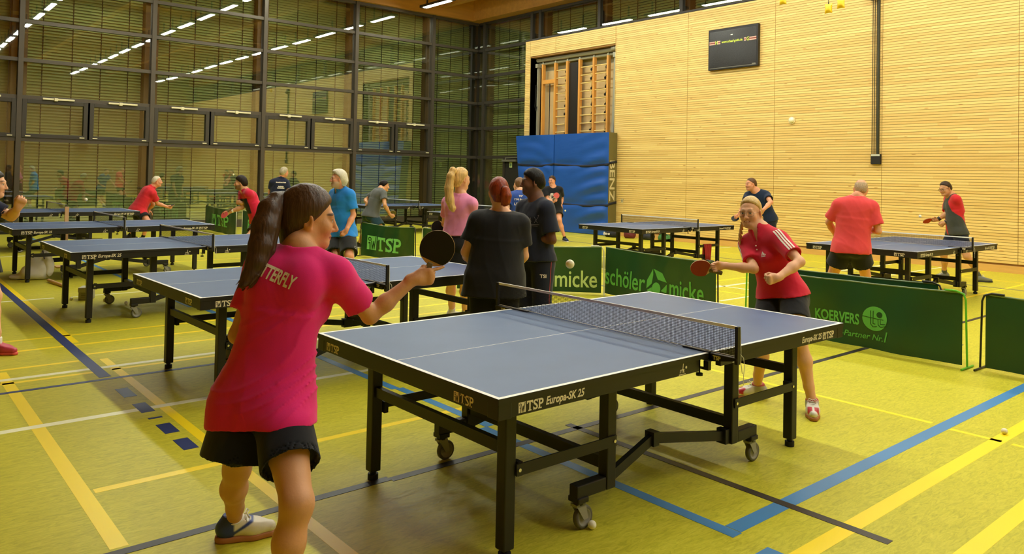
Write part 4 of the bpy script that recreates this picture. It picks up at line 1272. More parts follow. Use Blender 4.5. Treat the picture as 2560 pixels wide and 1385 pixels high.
# joint positions in metres: P pelvis, N neck, S shoulder, E elbow, W wrist, H hip, K knee, A ankle, C head centre, F face direction, U head up
JOINTS = {
 'pink': dict(P=(1.198, 2.853, 0.771), N=(1.324, 2.854, 1.289), SL=(1.246, 3.004, 1.234), EL=(1.149, 2.987, 0.977), WL=(1.308, 3.130, 0.881), HL=(1.163, 2.933, 0.736), KL=(1.221, 3.143, 0.397), AL=(1.307, 3.375, 0.085), SR=(1.441, 2.742, 1.215), ER=(1.631, 2.808, 1.030), WR=(1.805, 2.750, 1.177), HR=(1.232, 2.767, 0.755), KR=(1.167, 2.464, 0.497), AR=(1.121, 2.484, 0.085), C=(1.399, 2.904, 1.434), F=(0.943, -0.299, -0.146), U=(0.152, -0.065, 0.986)),
 'blonde': dict(P=(5.367, 3.118, 0.771), N=(5.313, 3.260, 1.228), SL=(5.268, 3.092, 1.185), EL=(5.167, 2.873, 1.048), WL=(4.958, 2.921, 0.945), HL=(5.344, 3.026, 0.764), KL=(5.093, 2.831, 0.507), AL=(5.135, 2.753, 0.085), SR=(5.323, 3.404, 1.121), ER=(5.165, 3.243, 0.961), WR=(5.040, 3.429, 0.973), HR=(5.360, 3.207, 0.739), KR=(5.077, 3.114, 0.460), AR=(5.183, 3.214, 0.085), C=(5.267, 3.344, 1.382), F=(-0.974, -0.193, -0.120), U=(-0.154, 0.001, 0.988)),
 'redpolo': dict(P=(4.808, 18.611, 0.728), N=(5.056, 18.554, 1.197), SL=(5.050, 18.707, 1.093), EL=(5.150, 18.668, 0.812), WL=(5.097, 18.870, 0.685), HL=(4.814, 18.696, 0.679), KL=(4.963, 18.907, 0.347), AL=(4.783, 19.171, 0.085), SR=(5.065, 18.416, 1.075), ER=(5.201, 18.515, 0.845), WR=(5.393, 18.456, 0.773), HR=(4.841, 18.542, 0.668), KR=(4.941, 18.201, 0.444), AR=(4.870, 18.395, 0.085), C=(5.179, 18.522, 1.353), F=(0.932, -0.359, -0.047), U=(0.076, -0.064, 0.995)),
 'youngman': dict(P=(5.657, 13.824, 0.741), N=(5.442, 13.921, 1.246), SL=(5.415, 13.738, 1.214), EL=(5.601, 13.913, 1.077), WL=(5.356, 13.934, 1.033), HL=(5.649, 13.727, 0.717), KL=(5.366, 13.556, 0.447), AL=(5.582, 13.556, 0.085), SR=(5.439, 14.105, 1.204), ER=(5.390, 13.958, 0.959), WR=(5.184, 14.029, 0.870), HR=(5.652, 13.921, 0.721), KR=(5.671, 14.132, 0.350), AR=(5.990, 14.209, 0.085), C=(5.342, 13.962, 1.405), F=(-0.931, 0.358, -0.075), U=(-0.076, 0.064, 0.995)),
 'darkback': dict(P=(7.877, 18.236, 0.857), N=(7.978, 18.197, 1.450), SL=(7.788, 18.277, 1.358), EL=(7.778, 18.405, 1.098), WL=(7.833, 18.447, 0.859), HL=(7.791, 18.269, 0.787), KL=(7.765, 18.256, 0.415), AL=(7.867, 18.498, 0.085), SR=(8.092, 18.145, 1.354), ER=(8.132, 18.032, 1.090), WR=(8.148, 18.099, 0.851), HR=(7.938, 18.206, 0.789), KR=(7.981, 18.163, 0.415), AR=(8.111, 18.390, 0.085), C=(8.043, 18.168, 1.620), F=(0.960, 0.260, -0.102), U=(0.038, -0.032, 0.999)),
 'bluepolo': dict(P=(5.199, 9.753, 0.807), N=(5.172, 9.781, 1.388), SL=(5.215, 9.614, 1.315), EL=(5.257, 9.575, 1.039), WL=(5.122, 9.508, 0.842), HL=(5.216, 9.657, 0.790), KL=(5.099, 9.369, 0.500), AL=(5.148, 9.404, 0.085), SR=(5.159, 9.953, 1.316), ER=(5.138, 9.946, 1.022), WR=(5.056, 9.823, 0.823), HR=(5.181, 9.847, 0.778), KR=(5.008, 9.593, 0.485), AR=(5.074, 9.700, 0.085), C=(5.094, 9.723, 1.539), F=(-0.953, 0.302, 0.018), U=(-0.038, 0.032, 0.999)),
 'greyshirt': dict(P=(8.284, 14.349, 0.769), N=(8.451, 14.262, 1.287), SL=(8.436, 14.432, 1.215), EL=(8.329, 14.644, 1.054), WL=(8.225, 14.425, 1.011), HL=(8.277, 14.435, 0.722), KL=(8.315, 14.619, 0.344), AL=(8.349, 14.945, 0.085), SR=(8.431, 14.095, 1.208), ER=(8.384, 13.941, 0.971), WR=(8.532, 13.969, 0.775), HR=(8.304, 14.264, 0.722), KR=(8.367, 13.967, 0.428), AR=(8.400, 14.201, 0.085), C=(8.595, 14.327, 1.372), F=(0.955, -0.276, -0.109), U=(0.113, -0.096, 0.989)),
 'palepink': dict(P=(5.054, 6.859, 0.899), N=(5.079, 6.858, 1.384), SL=(5.032, 7.024, 1.316), EL=(5.090, 7.152, 1.066), WL=(5.317, 7.247, 1.054), HL=(5.020, 6.946, 0.867), KL=(5.006, 6.888, 0.460), AL=(5.126, 7.025, 0.085), SR=(5.120, 6.692, 1.310), ER=(5.197, 6.783, 1.050), WR=(5.154, 7.024, 1.072), HR=(5.103, 6.776, 0.877), KR=(5.077, 6.727, 0.473), AR=(5.175, 6.844, 0.085), C=(5.086, 6.853, 1.583), F=(0.997, 0.067, -0.050), U=(0.015, -0.013, 1.000)),
 'redhair': dict(P=(4.045, 4.961, 0.792), N=(4.089, 4.957, 1.304), SL=(3.946, 5.064, 1.242), EL=(3.885, 5.139, 0.982), WL=(4.045, 5.280, 0.876), HL=(3.970, 5.014, 0.758), KL=(3.919, 4.962, 0.383), AL=(4.095, 5.167, 0.085), SR=(4.213, 4.843, 1.225), ER=(4.270, 4.860, 0.955), WR=(4.368, 5.064, 0.879), HR=(4.114, 4.898, 0.761), KR=(4.083, 4.828, 0.386), AR=(4.252, 5.036, 0.085), C=(4.078, 4.971, 1.487), F=(0.468, 0.882, -0.049), U=(0.000, 0.000, 1.000)),
 'navyman': dict(P=(4.906, 5.411, 0.853), N=(4.929, 5.413, 1.382), SL=(4.878, 5.238, 1.326), EL=(4.903, 5.182, 1.040), WL=(4.829, 5.422, 1.063), HL=(4.919, 5.314, 0.832), KL=(4.872, 5.268, 0.435), AL=(5.033, 5.450, 0.085), SR=(4.910, 5.591, 1.318), ER=(4.884, 5.581, 1.019), WR=(4.738, 5.388, 1.087), HR=(4.887, 5.502, 0.815), KR=(4.848, 5.447, 0.412), AR=(5.034, 5.647, 0.085), C=(4.885, 5.454, 1.571), F=(-0.882, 0.468, -0.049), U=(-0.023, 0.019, 1.000)),
 'jersey': dict(P=(7.755, 8.895, 0.848), N=(7.835, 9.002, 1.365), SL=(7.697, 9.116, 1.293), EL=(7.545, 8.995, 1.078), WL=(7.728, 9.074, 0.930), HL=(7.689, 8.949, 0.815), KL=(7.654, 8.924, 0.410), AL=(7.833, 9.123, 0.085), SR=(7.968, 8.880, 1.300), ER=(8.125, 8.964, 1.071), WR=(8.204, 9.142, 0.915), HR=(7.823, 8.832, 0.819), KR=(7.815, 8.784, 0.415), AR=(8.002, 8.966, 0.085), C=(7.896, 9.115, 1.493), F=(0.181, 0.983, 0.000), U=(0.000, 0.000, 1.000)),
 'blackshirt': dict(P=(13.732, 14.446, 0.821), N=(13.673, 14.443, 1.358), SL=(13.799, 14.320, 1.310), EL=(13.959, 14.405, 1.080), WL=(13.825, 14.292, 0.899), HL=(13.792, 14.388, 0.803), KL=(13.601, 14.109, 0.534), AL=(13.701, 14.011, 0.085), SR=(13.514, 14.588, 1.302), ER=(13.495, 14.440, 1.050), WR=(13.463, 14.196, 0.998), HR=(13.672, 14.502, 0.799), KR=(13.425, 14.319, 0.495), AR=(13.458, 14.433, 0.085), C=(13.648, 14.467, 1.543), F=(-0.954, -0.276, -0.120), U=(-0.038, 0.032, 0.999)),
 'wallman': dict(P=(13.601, 8.261, 0.910), N=(13.429, 8.399, 1.422), SL=(13.525, 8.239, 1.357), EL=(13.345, 8.034, 1.225), WL=(13.130, 8.062, 1.081), HL=(13.560, 8.167, 0.892), KL=(13.476, 8.145, 0.454), AL=(13.697, 8.239, 0.085), SR=(13.409, 8.572, 1.331), ER=(13.163, 8.483, 1.178), WR=(13.086, 8.581, 0.941), HR=(13.619, 8.360, 0.880), KR=(13.535, 8.434, 0.445), AR=(13.739, 8.583, 0.085), C=(13.326, 8.460, 1.569), F=(-0.914, 0.401, -0.057), U=(-0.061, 0.052, 0.997)),
 'coral': dict(P=(9.443, 4.576, 0.855), N=(9.480, 4.524, 1.429), SL=(9.388, 4.702, 1.348), EL=(9.445, 4.865, 1.117), WL=(9.617, 4.855, 0.939), HL=(9.419, 4.661, 0.809), KL=(9.500, 4.843, 0.435), AL=(9.694, 4.971, 0.085), SR=(9.549, 4.366, 1.331), ER=(9.564, 4.292, 1.040), WR=(9.737, 4.470, 1.053), HR=(9.479, 4.492, 0.811), KR=(9.725, 4.519, 0.465), AR=(9.899, 4.555, 0.085), C=(9.604, 4.534, 1.559), F=(0.846, 0.532, -0.030), U=(0.030, -0.026, 0.999)),
 'greyred': dict(P=(14.366, 5.119, 0.839), N=(14.348, 5.192, 1.438), SL=(14.213, 5.074, 1.381), EL=(14.354, 5.067, 1.129), WL=(14.271, 5.276, 0.982), HL=(14.299, 5.051, 0.811), KL=(14.306, 4.940, 0.434), AL=(14.506, 4.816, 0.085), SR=(14.493, 5.296, 1.379), ER=(14.333, 5.262, 1.140), WR=(14.278, 5.395, 1.023), HR=(14.429, 5.186, 0.798), KR=(14.219, 5.272, 0.436), AR=(14.441, 5.339, 0.085), C=(14.241, 5.262, 1.567), F=(-0.880, 0.386, -0.276), U=(-0.219, 0.186, 0.958)),
 'edge': dict(P=(0.794, 8.115, 0.974), N=(0.810, 7.771, 1.367), SL=(0.715, 7.919, 1.311), EL=(0.702, 7.990, 1.037), WL=(0.835, 8.166, 0.933), HL=(0.766, 8.205, 0.951), KL=(0.845, 8.135, 0.500), AL=(0.823, 8.137, 0.085), SR=(0.816, 7.600, 1.300), ER=(0.982, 7.573, 1.203), WR=(0.994, 7.343, 1.283), HR=(0.826, 8.024, 0.955), KR=(0.926, 7.949, 0.500), AR=(0.958, 7.944, 0.085), C=(0.868, 7.767, 1.474), F=(0.929, -0.358, -0.094), U=(0.076, -0.064, 0.995)),
}

SKIN = {'fair': srgb(228, 172, 132), 'tan': srgb(208, 152, 108), 'ruddy': srgb(224, 156, 118), 'brown': srgb(112, 72, 48), 'olive': srgb(206, 152, 106)}
LIPS = {'m': srgb(176, 104, 84), 'f': srgb(182, 92, 84)}

class Person:
    def __init__(self, key, label, H=1.75, g=1.0, sex='m', skin='fair', vox=.010, fine=None, hv=None, build=None):
        self.J = {k: V3(v) for k, v in JOINTS[key].items()}
        J = self.J; self.s = H / 1.75; self.g = g; self.sex = sex; self.skin = SKIN[skin]; self.sk = skin
        self.label = label; self.vox = vox; self.fine = fine or vox * .55; self.hv = hv or self.fine
        self.b = dict(hip=.165, hipd=.112, waist=.142, waistd=.102, chest=.158, chestd=.112, arm=1.0, leg=1.0, belly=0.0, glute=1.0)
        if sex == 'f': self.b.update(hip=.172, hipd=.115, waist=.118, waistd=.090, chest=.136, chestd=.098, arm=.84, leg=.98, glute=1.12)
        self.b.update(build or {})
        self.up = unit(J['N'] - J['P'])
        self.chest = self.fr(J['SR'] - J['SL'], self.up)
        lat = (J['SR'] - J['SL']) * .35 + (J['HR'] - J['HL'])
        self.pel = self.fr(lat, unit(self.up + np.array([0, 0, .9])))
        self.hands = {}
        self.field = Field(); self.fineregs = []
        self.kids = []
    def fr(self, right, up):
        r = unit(right); u = unit(up - r * (up @ r)); f = np.cross(u, r); return np.array([r, f, u])
    def Lc(self, r, f, u):      # point in chest frame from the neck base
        m = self.chest; return self.J['N'] + (m[0] * r + m[1] * f + m[2] * u) * self.s
    def Lp(self, r, f, u):
        m = self.pel; return self.J['P'] + (m[0] * r + m[1] * f + m[2] * u) * self.s
    def Lh(self, r, f, u):
        m = self.hm; return self.J['C'] + (m[0] * r + m[1] * f + m[2] * u) * self.s
    def torso(self, F, e=0.0, lower=True, k=.05):
        J, s, b = self.J, self.s, self.b; P, N = J['P'], J['N']; d = N - P; g = self.g
        c, p = self.chest, self.pel
        mid = unit(c[1] + p[1])
        if lower: F.ell(P + p[2] * .01 * s, (b['hip'] * s * g + e, b['hipd'] * s * g + e, .125 * s + e), p, k)
        F.ell(P + d * .30 + mid * (.004 + b['belly']) * s, (b['waist'] * s * g + e, (b['waistd'] + b['belly'] * .7) * s * g + e, .15 * s + e), c, k)
        F.ell(P + d * .62 - c[1] * .004 * s, (b['chest'] * s * g + e, b['chestd'] * s * g + e, .185 * s + e), c, k)
        F.ell(P + d * .84 - c[1] * .006 * s, (b['chest'] * .97 * s * g + e, b['chestd'] * .82 * s * g + e, .105 * s + e), c, k)
        F.cone(J['SL'] - c[2] * .004, J['SR'] - c[2] * .004, .050 * s * b['arm'] + e, .050 * s * b['arm'] + e, .05)
        nm = N + c[2] * (.045 if e == 0 else .022) * s
        for q in ('SL', 'SR'): F.cone(nm, J[q] * .85 + N * .15 + c[2] * .012 * s, .042 * s + e * .6, .040 * s + e, .04)
        for i, q in enumerate((-1, 1)):   # shoulder blades, breast
            F.ell(self.Lc(q * .075, -.060, -.12), (.06 * s + e, .04 * s + e, .085 * s + e), c, .05)
            if self.sex == 'f': F.ell(self.Lc(q * .068, .078, -.205), (.062 * s + e, .055 * s + e, .062 * s + e), c, .05)
            else: F.ell(self.Lc(q * .075, .058, -.16), (.075 * s + e, .042 * s + e, .065 * s + e), c, .05)
            if lower: F.ell(self.Lp(q * .072, -.062, -.06), (.078 * s * b['glute'] * g + e, .075 * s * b['glute'] * g + e, .085 * s * b['glute'] + e), p, .05)
    def arm(self, F, sd, e=0.0, t0=0, t1=2, k=.02):
        J, s, a = self.J, self.s, self.b['arm']
        S, E, W = J['S' + sd], J['E' + sd], J['W' + sd]
        F.cone(S, S + (E - S) * .4, .056 * s * a + e, .049 * s * a + e, .03)
        F.cone(S + (E - S) * .4, E, .048 * s * a + e, .038 * s * a + e, .02)
        F.cone(E, E + (W - E) * .35, .039 * s * a + e, .042 * s * a + e, .02)
        F.cone(E + (W - E) * .35, W, .041 * s * a + e, .0265 * s * a + e, .02)
    def leg(self, F, sd, e=0.0, foot=True):
        J, s, l = self.J, self.s, self.b['leg']
        Hh, K, A = J['H' + sd], J['K' + sd], J['A' + sd]
        g = self.g ** .8 * l
        F.cone(Hh, Hh + (K - Hh) * .45, .090 * s * g + e, .077 * s * g + e, .04)
        F.cone(Hh + (K - Hh) * .45, K, .076 * s * g + e, .054 * s * g + e, .03)
        bk = unit(np.cross(K - Hh, self.pel[0])); bk = bk if bk @ self.pel[1] < 0 else -bk
        F.ell(K - bk * .018 * s, (.036 * s * g + e, .036 * s * g + e, .045 * s + e), self.pel, .03)
        m = K + (A - K) * .32 + bk * .014 * s
        F.cone(K, m, .050 * s * g + e, .053 * s * g + e, .03)
        F.cone(m, K + (A - K) * .75, .052 * s * g + e, .037 * s * g + e, .03)
        F.cone(K + (A - K) * .75, A, .036 * s * g + e, .034 * s + e, .02)
        if foot: F.cone(A, A - np.array([0, 0, .035]), .034 * s, .033 * s, .01)
    def set_hand(self, sd, d, thumb, pose='relaxed'):
        self.hands[sd] = (unit(d), unit(thumb), pose)
    def finish_body(self, tint=None, beard=None, brow=(90, 60, 38), eye=(60, 44, 34), lipc=None, smile=0, extra=None, headscale=1.0):
        J, s = self.J, self.s
        F = self.field
        self.torso(F)
        for sd in 'LR':
            self.arm(F, sd); self.leg(F, sd)
            E, W = J['E' + sd], J['W' + sd]
            d, th, pose = self.hands.get(sd, (unit(W - E), None, 'relaxed'))
            if th is None: th = self.chest[1]
            hand(F, W, d, th, sd == 'R', pose, s * (1.0 if self.sex == 'm' else .93), self.hv * 1.2)
            self.fineregs.append((W + d * .085 * s, .125 * s, self.hv))
        hs = s * headscale; self.hs = hs
        self.hm = head(F, J['C'], J['F'], J['U'], hs, self.sex)
        nb = self.Lh(0, -.022, -.055)
        nr = .048 if self.sex == 'f' else .058
        F.cone(J['N'] - self.chest[2] * .02 * s + self.chest[1] * .015, nb, nr * 1.08 * s, nr * s, .035)
        F.cone(J['N'] + self.chest[1] * .035 * s - self.chest[2] * .01, self.Lh(0, .012, -.075), nr * .75 * s, nr * .7 * s, .04)
        self.fineregs.append((J['C'], .155 * s, self.fine))
        base = np.array([J['P'][0], J['P'][1], 0.0]); self.base = base
        bc = None if beard is None else (srgb(*beard[0]), beard[1])
        cf = lambda V: head_tint(V, J['C'], self.hm, hs, self.skin, srgb(*lipc) if lipc else LIPS[self.sex] * (.45 if self.sk == 'brown' else 1), srgb(*brow), srgb(*eye), bc, .10, smile)
        if extra: 
            cf0 = cf; cf = lambda V: extra(V, cf0(V))
        self.body = sdf_object('person', F, self.vox, base, skin_mat(), None, self.fineregs, cf)
        tag(self.body, self.label, 'person')
        return self.body
    def add(self, name, field, mats, h=None, colfn=None, smooth=2, label=None, parent=None):
        o = sdf_object(name, field, h or self.vox, self.base, mats, parent or self.body, (), colfn, smooth)
        if label: o['label'] = label
        return o
    def addmb(self, name, mb, mats, parent=None, label=None):
        mb.v = [tuple(np.asarray(p, float) - self.base) for p in mb.v]
        o = mb.build(name, mats, parent or self.body)
        if label: o['label'] = label
        return o
    # garments -------------------------------------------------------
    def shirt(self, m, hem=-.06, sl=.62, e=.014, flare=.012, slw=.016, neck='crew', wr=(.004, 16), colfn=None, hemtilt=0.0, h=None, name='shirt', extra=None):
        J, s, b, g = self.J, self.s, self.b, self.g
        F = Field()
        for sd in 'LR':
            S, E = J['S' + sd], J['E' + sd]; q = S + (E - S) * sl
            a = b['arm']
            F.cone(S, q, .056 * s * a + e * .9, .052 * s * a + slw, .035, '+', False, True)
            d = unit(E - S)
            F.cone(q - d * .022, q + d * .05, .050 * s * a + slw * .55, .050 * s * a + slw * .6, 0, '-', True, True)
        self.torso(F, e, True)
        top = J['P'] + (J['N'] - J['P']) * .55; hemc = self.Lp(0, 0, hem)
        hw = max(b['hip'], b['waist'] + .012)
        F.etube(hemc - self.pel[2] * .03, top, self.pel, (hw * s * g + e + flare, (b['hipd'] + b['belly'] * .7) * s * g + e + flare), ((b['chest'] - .004) * s * g + e, (b['chestd'] - .01) * s * g + e), .05)
        nrm = -self.pel[2] + self.pel[0] * hemtilt
        for sd in 'LR':
            Hh, K = J['H' + sd], J['K' + sd]
            F.cone(Hh, Hh + (K - Hh) * .3, .094 * s * g ** .8 * b['leg'] + e + .008, .092 * s * g ** .8 * b['leg'] + e + .008, .05)
        F.cut(hemc, nrm)
        if neck == 'crew': F.ell(self.Lc(0, .028, .052), (.078 * s, .092 * s, .062 * s), self.chest, .01, '-')
        elif neck == 'wide': F.ell(self.Lc(0, .020, .050), (.108 * s, .10 * s, .062 * s), self.chest, .01, '-')
        elif neck == 'polo':
            n0 = J['N'] - self.chest[2] * .030 * s + self.chest[1] * .012; n1 = self.Lh(0, -.020, -.075)
            ax = unit(n1 - n0)
            F.cone(n0, n0 + ax * .105 * s, .090 * s, .072 * s, .012, '+', False, True)
            F.cone(n0 + ax * .03 * s, n0 + ax * .16 * s, .066 * s, .060 * s, 0, '-')
            F.ell(self.Lc(0, .090, .015), (.016 * s, .050 * s, .070 * s), self.chest, .008, '-')
        if wr: F.warp(wrinkle(wr[0], wr[1], hash(self.label) % 97 if False else len(self.label)))
        if extra is not None: F.warp(extra)
        o = self.add(name, F, m, h, colfn)
        return o
    def shorts(self, m, top=.07, frac=.55, e=.012, r1=.100, wr=(.003, 14), name='shorts', h=None, colfn=None, hemn=None):
        J, s, b, g = self.J, self.s, self.b, self.g
        F = Field(); p = self.pel
        e2 = min(e, .007)
        F.ell(J['P'] + p[2] * .01 * s, (b['hip'] * s * g + e2, b['hipd'] * s * g + e2, .15 * s), p, .04)
        for q in (-1, 1): F.ell(self.Lp(q * .072, -.062, -.06), (.078 * s * b['glute'] * g + e2, .075 * s * b['glute'] * g + e2, .085 * s * b['glute'] + e2), p, .05)
        F.cut(self.Lp(0, 0, top), p[2])
        for sd in 'LR':
            Hh, K, A = J['H' + sd], J['K' + sd], J['A' + sd]
            gl = g ** .8 * b['leg']
            if frac <= 1:
                F.cone(Hh, Hh + (K - Hh) * frac, .094 * s * gl + e, r1 * s * gl + e * .4, .04, '+', False, True)
                q = Hh + (K - Hh) * frac; d = unit(K - Hh)
                F.cone(q - d * .03, q + d * .05, r1 * s * gl - .006, r1 * s * gl - .004, 0, '-', True, False)
            else:
                F.cone(Hh, K, .094 * s * gl + e, .064 * s * gl + e, .04)
                F.cone(K, A + (K - A) * .02, .062 * s * gl + e, r1 * .5 * s + e, .03, '+', False, True)
        if wr: F.warp(wrinkle(wr[0], wr[1], 5 + len(self.label)))
        return self.add(name, F, m, h, colfn)
    def shoe(self, sd, d, upper, sole, sock=None, sockh=.10, h=None, colfn=None, laces=None, s=None):
        A = self.J['A' + sd]; s = s or self.s * (1.0 if self.sex == 'm' else .94); d = unit(np.array([d[0], d[1], 0])); side = np.array([d[1], -d[0], 0]); h = h or self.vox
        G0 = np.array([A[0], A[1], 0])
        F = Field(); z = np.array([0, 0, 1.0])
        F.cone(G0 - d * .045 * s + z * .055, G0 + d * .09 * s + z * .046, .040 * s, .043 * s, .03)
        F.cone(G0 + d * .09 * s + z * .046, G0 + d * .165 * s + z * .040, .044 * s, .030 * s, .03)
        F.cone(G0 - d * .03 * s + z * .05, A - d * .012 * s + z * .02, .040 * s, .041 * s, .03)
        F.cone(A - d * .0 + z * .0, G0 + d * .10 * s + z * .055, .040 * s, .032 * s, .03)
        F.cut(G0 + z * .018, -z); F.cut(A + z * .018 + d * .0, z + d * .25)
        F.cone(A + z * .0, A + z * .06, .034 * s, .036 * s, 0, '-')
        o = self.add('shoe', F, upper, h, colfn)
        S = Field()
        S.cone(G0 - d * .045 * s + z * .012, G0 + d * .09 * s + z * .012, .044 * s, .048 * s, .02)
        S.cone(G0 + d * .09 * s + z * .012, G0 + d * .168 * s + z * .012, .048 * s, .033 * s, .02)
        S.cut(G0 + z * .026, z); S.cut(G0 + z * .001, -z)
        self.add('sole', S, sole, h, None, 1, None, o)
        if sock is not None:
            K = self.J['K' + sd]; dd = unit(K - A)
            Q = Field(); Q.cone(A - dd * .02, A + dd * sockh, .039 * s, .043 * s, .01, '+', False, True)
            self.add('sock', Q, sock, h)
        if laces is not None:
            m = MB()
            for i in range(4):
                c = G0 + d * (.052 + .022 * i) * s + z * (.098 - .010 * i)
                m.tube([c - side * .026 * s - z * .006, c + z * .002, c + side * .026 * s - z * .006], .0035, 6)
            c = G0 + d * .045 * s + z * .108
            for q in (-1, 1): m.tube([c, c + side * q * .022 + z * .012 + d * .01, c + side * q * .038 + d * .02 - z * .004, c + side * q * .012 + d * .012], .003, 6)
            self.addmb('laces', m, laces, o)
        return o
    # hair ------------------------------------------------------------
    def hair(self, m, th=.008, front=-.012, nape=-.075, tilt=1.15, ear=.004, top=0.0, back=0.0, h=None, extra=None, name='hair', colfn=None, ring=False, slope=.25):
        hs = self.hs; M = self.hm; s = self.s
        L = lambda r, f, u: self.J['C'] + (M[0] * r + M[1] * f + M[2] * u) * hs
        self.LH = L
        F = Field()
        F.ell(L(0, -.014 - back * .5, .022 + top * .5), ((.073 + th) * hs, (.094 + th + back * .5) * hs, (.090 + th + top * .5) * hs), M, .01)
        F.cone(L(0, -.062, -.02), L(0, -.052, nape + .02), (.052 + th) * hs, (.040 + th) * hs, .03)
        c0, f_, u_ = self.J['C'], M[1], M[2]
        def face(X, Y, Z):
            px, py, pz = X - c0[0], Y - c0[1], Z - c0[2]
            f = (px * f_[0] + py * f_[1] + pz * f_[2]) / hs; u = (px * u_[0] + py * u_[1] + pz * u_[2]) / hs
            a = (f - tilt * u - front) / math.sqrt(1 + tilt * tilt); b = f - ear + .6 * np.maximum(-(u + .030), 0)
            k = .012; hh = np.maximum(k - np.abs(a - b), 0) / k
            return (np.minimum(a, b) - hh * hh * k * .25) * hs
        F._add(face, [-1e3] * 3, [1e3] * 3, .020 * hs, 'hair')
        F.cut(L(0, -.05, nape), -M[2] + M[1] * slope)
        if ring: F.ell(L(0, .0, .085), (.066 * hs, .088 * hs, .055 * hs), M, .01, '-')
        if extra: extra(F, L)
        if h is None: h = self.fine
        F.warp(wrinkle(.0016, 60, 3))
        return self.add(name, F, m, h, colfn)
    def glasses(self, m, lens=None, r=.0016, w=.027, hgt=.020, u0=-.004):
        L = lambda a, f, u: self.J['C'] + (self.hm[0] * a + self.hm[1] * f + self.hm[2] * u) * self.hs
        mb = MB()
        for q in (-1, 1):
            ring = [L(q * (.034 + w * math.cos(t)), .104 - .010 * abs(math.cos(t)) * (1 if q * math.cos(t) * q > 0 else 0), u0 + hgt * math.sin(t) * (1 + .12 * math.sin(t))) for t in [2 * math.pi * i / 18 for i in range(19)]]
            mb.tube(ring, r, 6)
            mb.tube([L(q * .061, .098, u0 + .004), L(q * .074, .07, u0 + .006), L(q * .079, -.005, .004), L(q * .078, -.022, -.010)], r, 6)
        mb.tube([L(-.008, .106, u0 + .004), L(0, .109, u0 + .007), L(.008, .106, u0 + .004)], r, 6)
        return self.addmb('glasses', mb, m)
    def print_on(self, obj, g, c, right, up, nrm, mats, off=.0025, label=None, name='print', mi=None):
        """lay flat lettering on a garment"""
        right = unit(right); nrm = unit(nrm); up = unit(up)
        me = obj.data; bvh = BVHTree.FromPolygons([v.co[:] for v in me.vertices], [p.vertices[:] for p in me.polygons])
        vs, fs = geo_sub(g[0], g[1], .02)
        out = []
        for x, y in vs:
            o = c + right * x + up * y + nrm * .35
            hit = bvh.ray_cast(Vector(o - self.base), Vector(-nrm), .8)
            if hit[0] is None: out.append(None)
            else: out.append(np.array(hit[0]) + np.array(hit[1]) * off * .5 + nrm * off * .6)
        ok = [i for i, p in enumerate(out) if p is not None]
        if not ok: return None
        idx = {i: n for n, i in enumerate(ok)}
        m = MB(); m.add([tuple(out[i]) for i in ok], [tuple(idx[i] for i in f) for f in fs if all(i in idx for i in f)])
        o = m.build(name, mats, obj)
        if label: o['label'] = label
        return o

def racket(c, hd, nrm, label, front=(24, 22, 20), back=(170, 40, 34), s=1.0, handle=(120, 96, 60)):
    """table tennis racket: c blade centre, hd handle direction, nrm blade normal"""
    hd = unit(hd); nrm = unit(nrm - hd * (np.asarray(nrm) @ hd)); sd = np.cross(hd, nrm); c = V3(c)
    root = empty('table_tennis_racket', tuple(c)); tag(root, label, 'racket', 'table tennis rackets')
    def outline(k=1.0, cut=None):
        P = []
        n = 40
        for i in range(n):
            t = 2 * math.pi * i / n
            x, y = math.sin(t) * .0755, -math.cos(t) * .0790   # y towards handle is +
            if y > .055: x *= 1 - (y - .055) * 6
            P.append((x * k, y * k if cut is None else min(y * k, cut)))
        return P
    fn = lambda u, v, t: tuple(sd * u + hd * v + nrm * t)
    wood = mat('racket_wood', (206, 170, 112), .5)
    b = MB(); b.prism(outline(1.0), fn, -.003, .003); b.build('blade', wood, root)
    for t0, t1, cc, nm in ((.003, .0056, front, 'f'), (-.0056, -.003, back, 'b')):
        r = MB(); r.prism(outline(.985, .058), fn, t0, t1)
        r.build('rubber', mat('rubber_%d_%d_%d' % tuple(cc), cc, .55, spec=.3), root)
    h = MB()
    pr = [(-.012, .066), (.012, .066), (.0135, .085), (.0125, .12), (.0150, .168), (-.0150, .168), (-.0125, .12), (-.0135, .085)]
    h.prism(pr, fn, -.011, .011)
    ho = h.build('handle', mat('handle_%d' % handle[0], handle, .6), root); bevel(ho, .004)
    return root
# ---------------------------------------------------------------- people
CR, CF = np.array([.762, -.647, 0]), np.array([.647, .762, 0])
dv = lambda r, u, a: unit(r * CR + a * CF + u * np.array([0, 0, 1.0]))
white_sole = mat('sole_white', (226, 220, 204), .6); gum = mat('sole_gum', (176, 112, 60), .6); dark_sole = mat('sole_dark', (40, 38, 36), .7)
lace_w = mat('lace_white', (232, 228, 212), .8)
shoe_tint = mat('shoe_leather', (220, 216, 200), .5, attr='tint', vary=(30, .05))
black_shoe = mat('shoe_black', (26, 26, 28), .6); navy_shoe = mat('shoe_navy', (34, 48, 92), .6)
sock_w = mat('sock_white', (230, 226, 214), .9); sock_k = mat('sock_black', (30, 30, 32), .9); sock_g = mat('sock_grey', (90, 92, 88), .9)
wire = mat('glasses_wire', (150, 128, 90), .3, metal=.8); dark_wire = mat('glasses_dark', (34, 28, 24), .4)
strap_m = mat('watch_black', (22, 22, 24), .5)
cream_print = mat('shirt_print_white', (238, 226, 210), .7)

def wristband(p, sd, t0, t1, r, m, name='wristband'):
    E, W = p.J['E' + sd], p.J['W' + sd]
    F = Field(); a = E + (W - E) * t0; b = E + (W - E) * t1
    F.cone(a, b, r, r, 0, '+', True, True)
    return p.add(name, F, m, min(p.vox, .005))

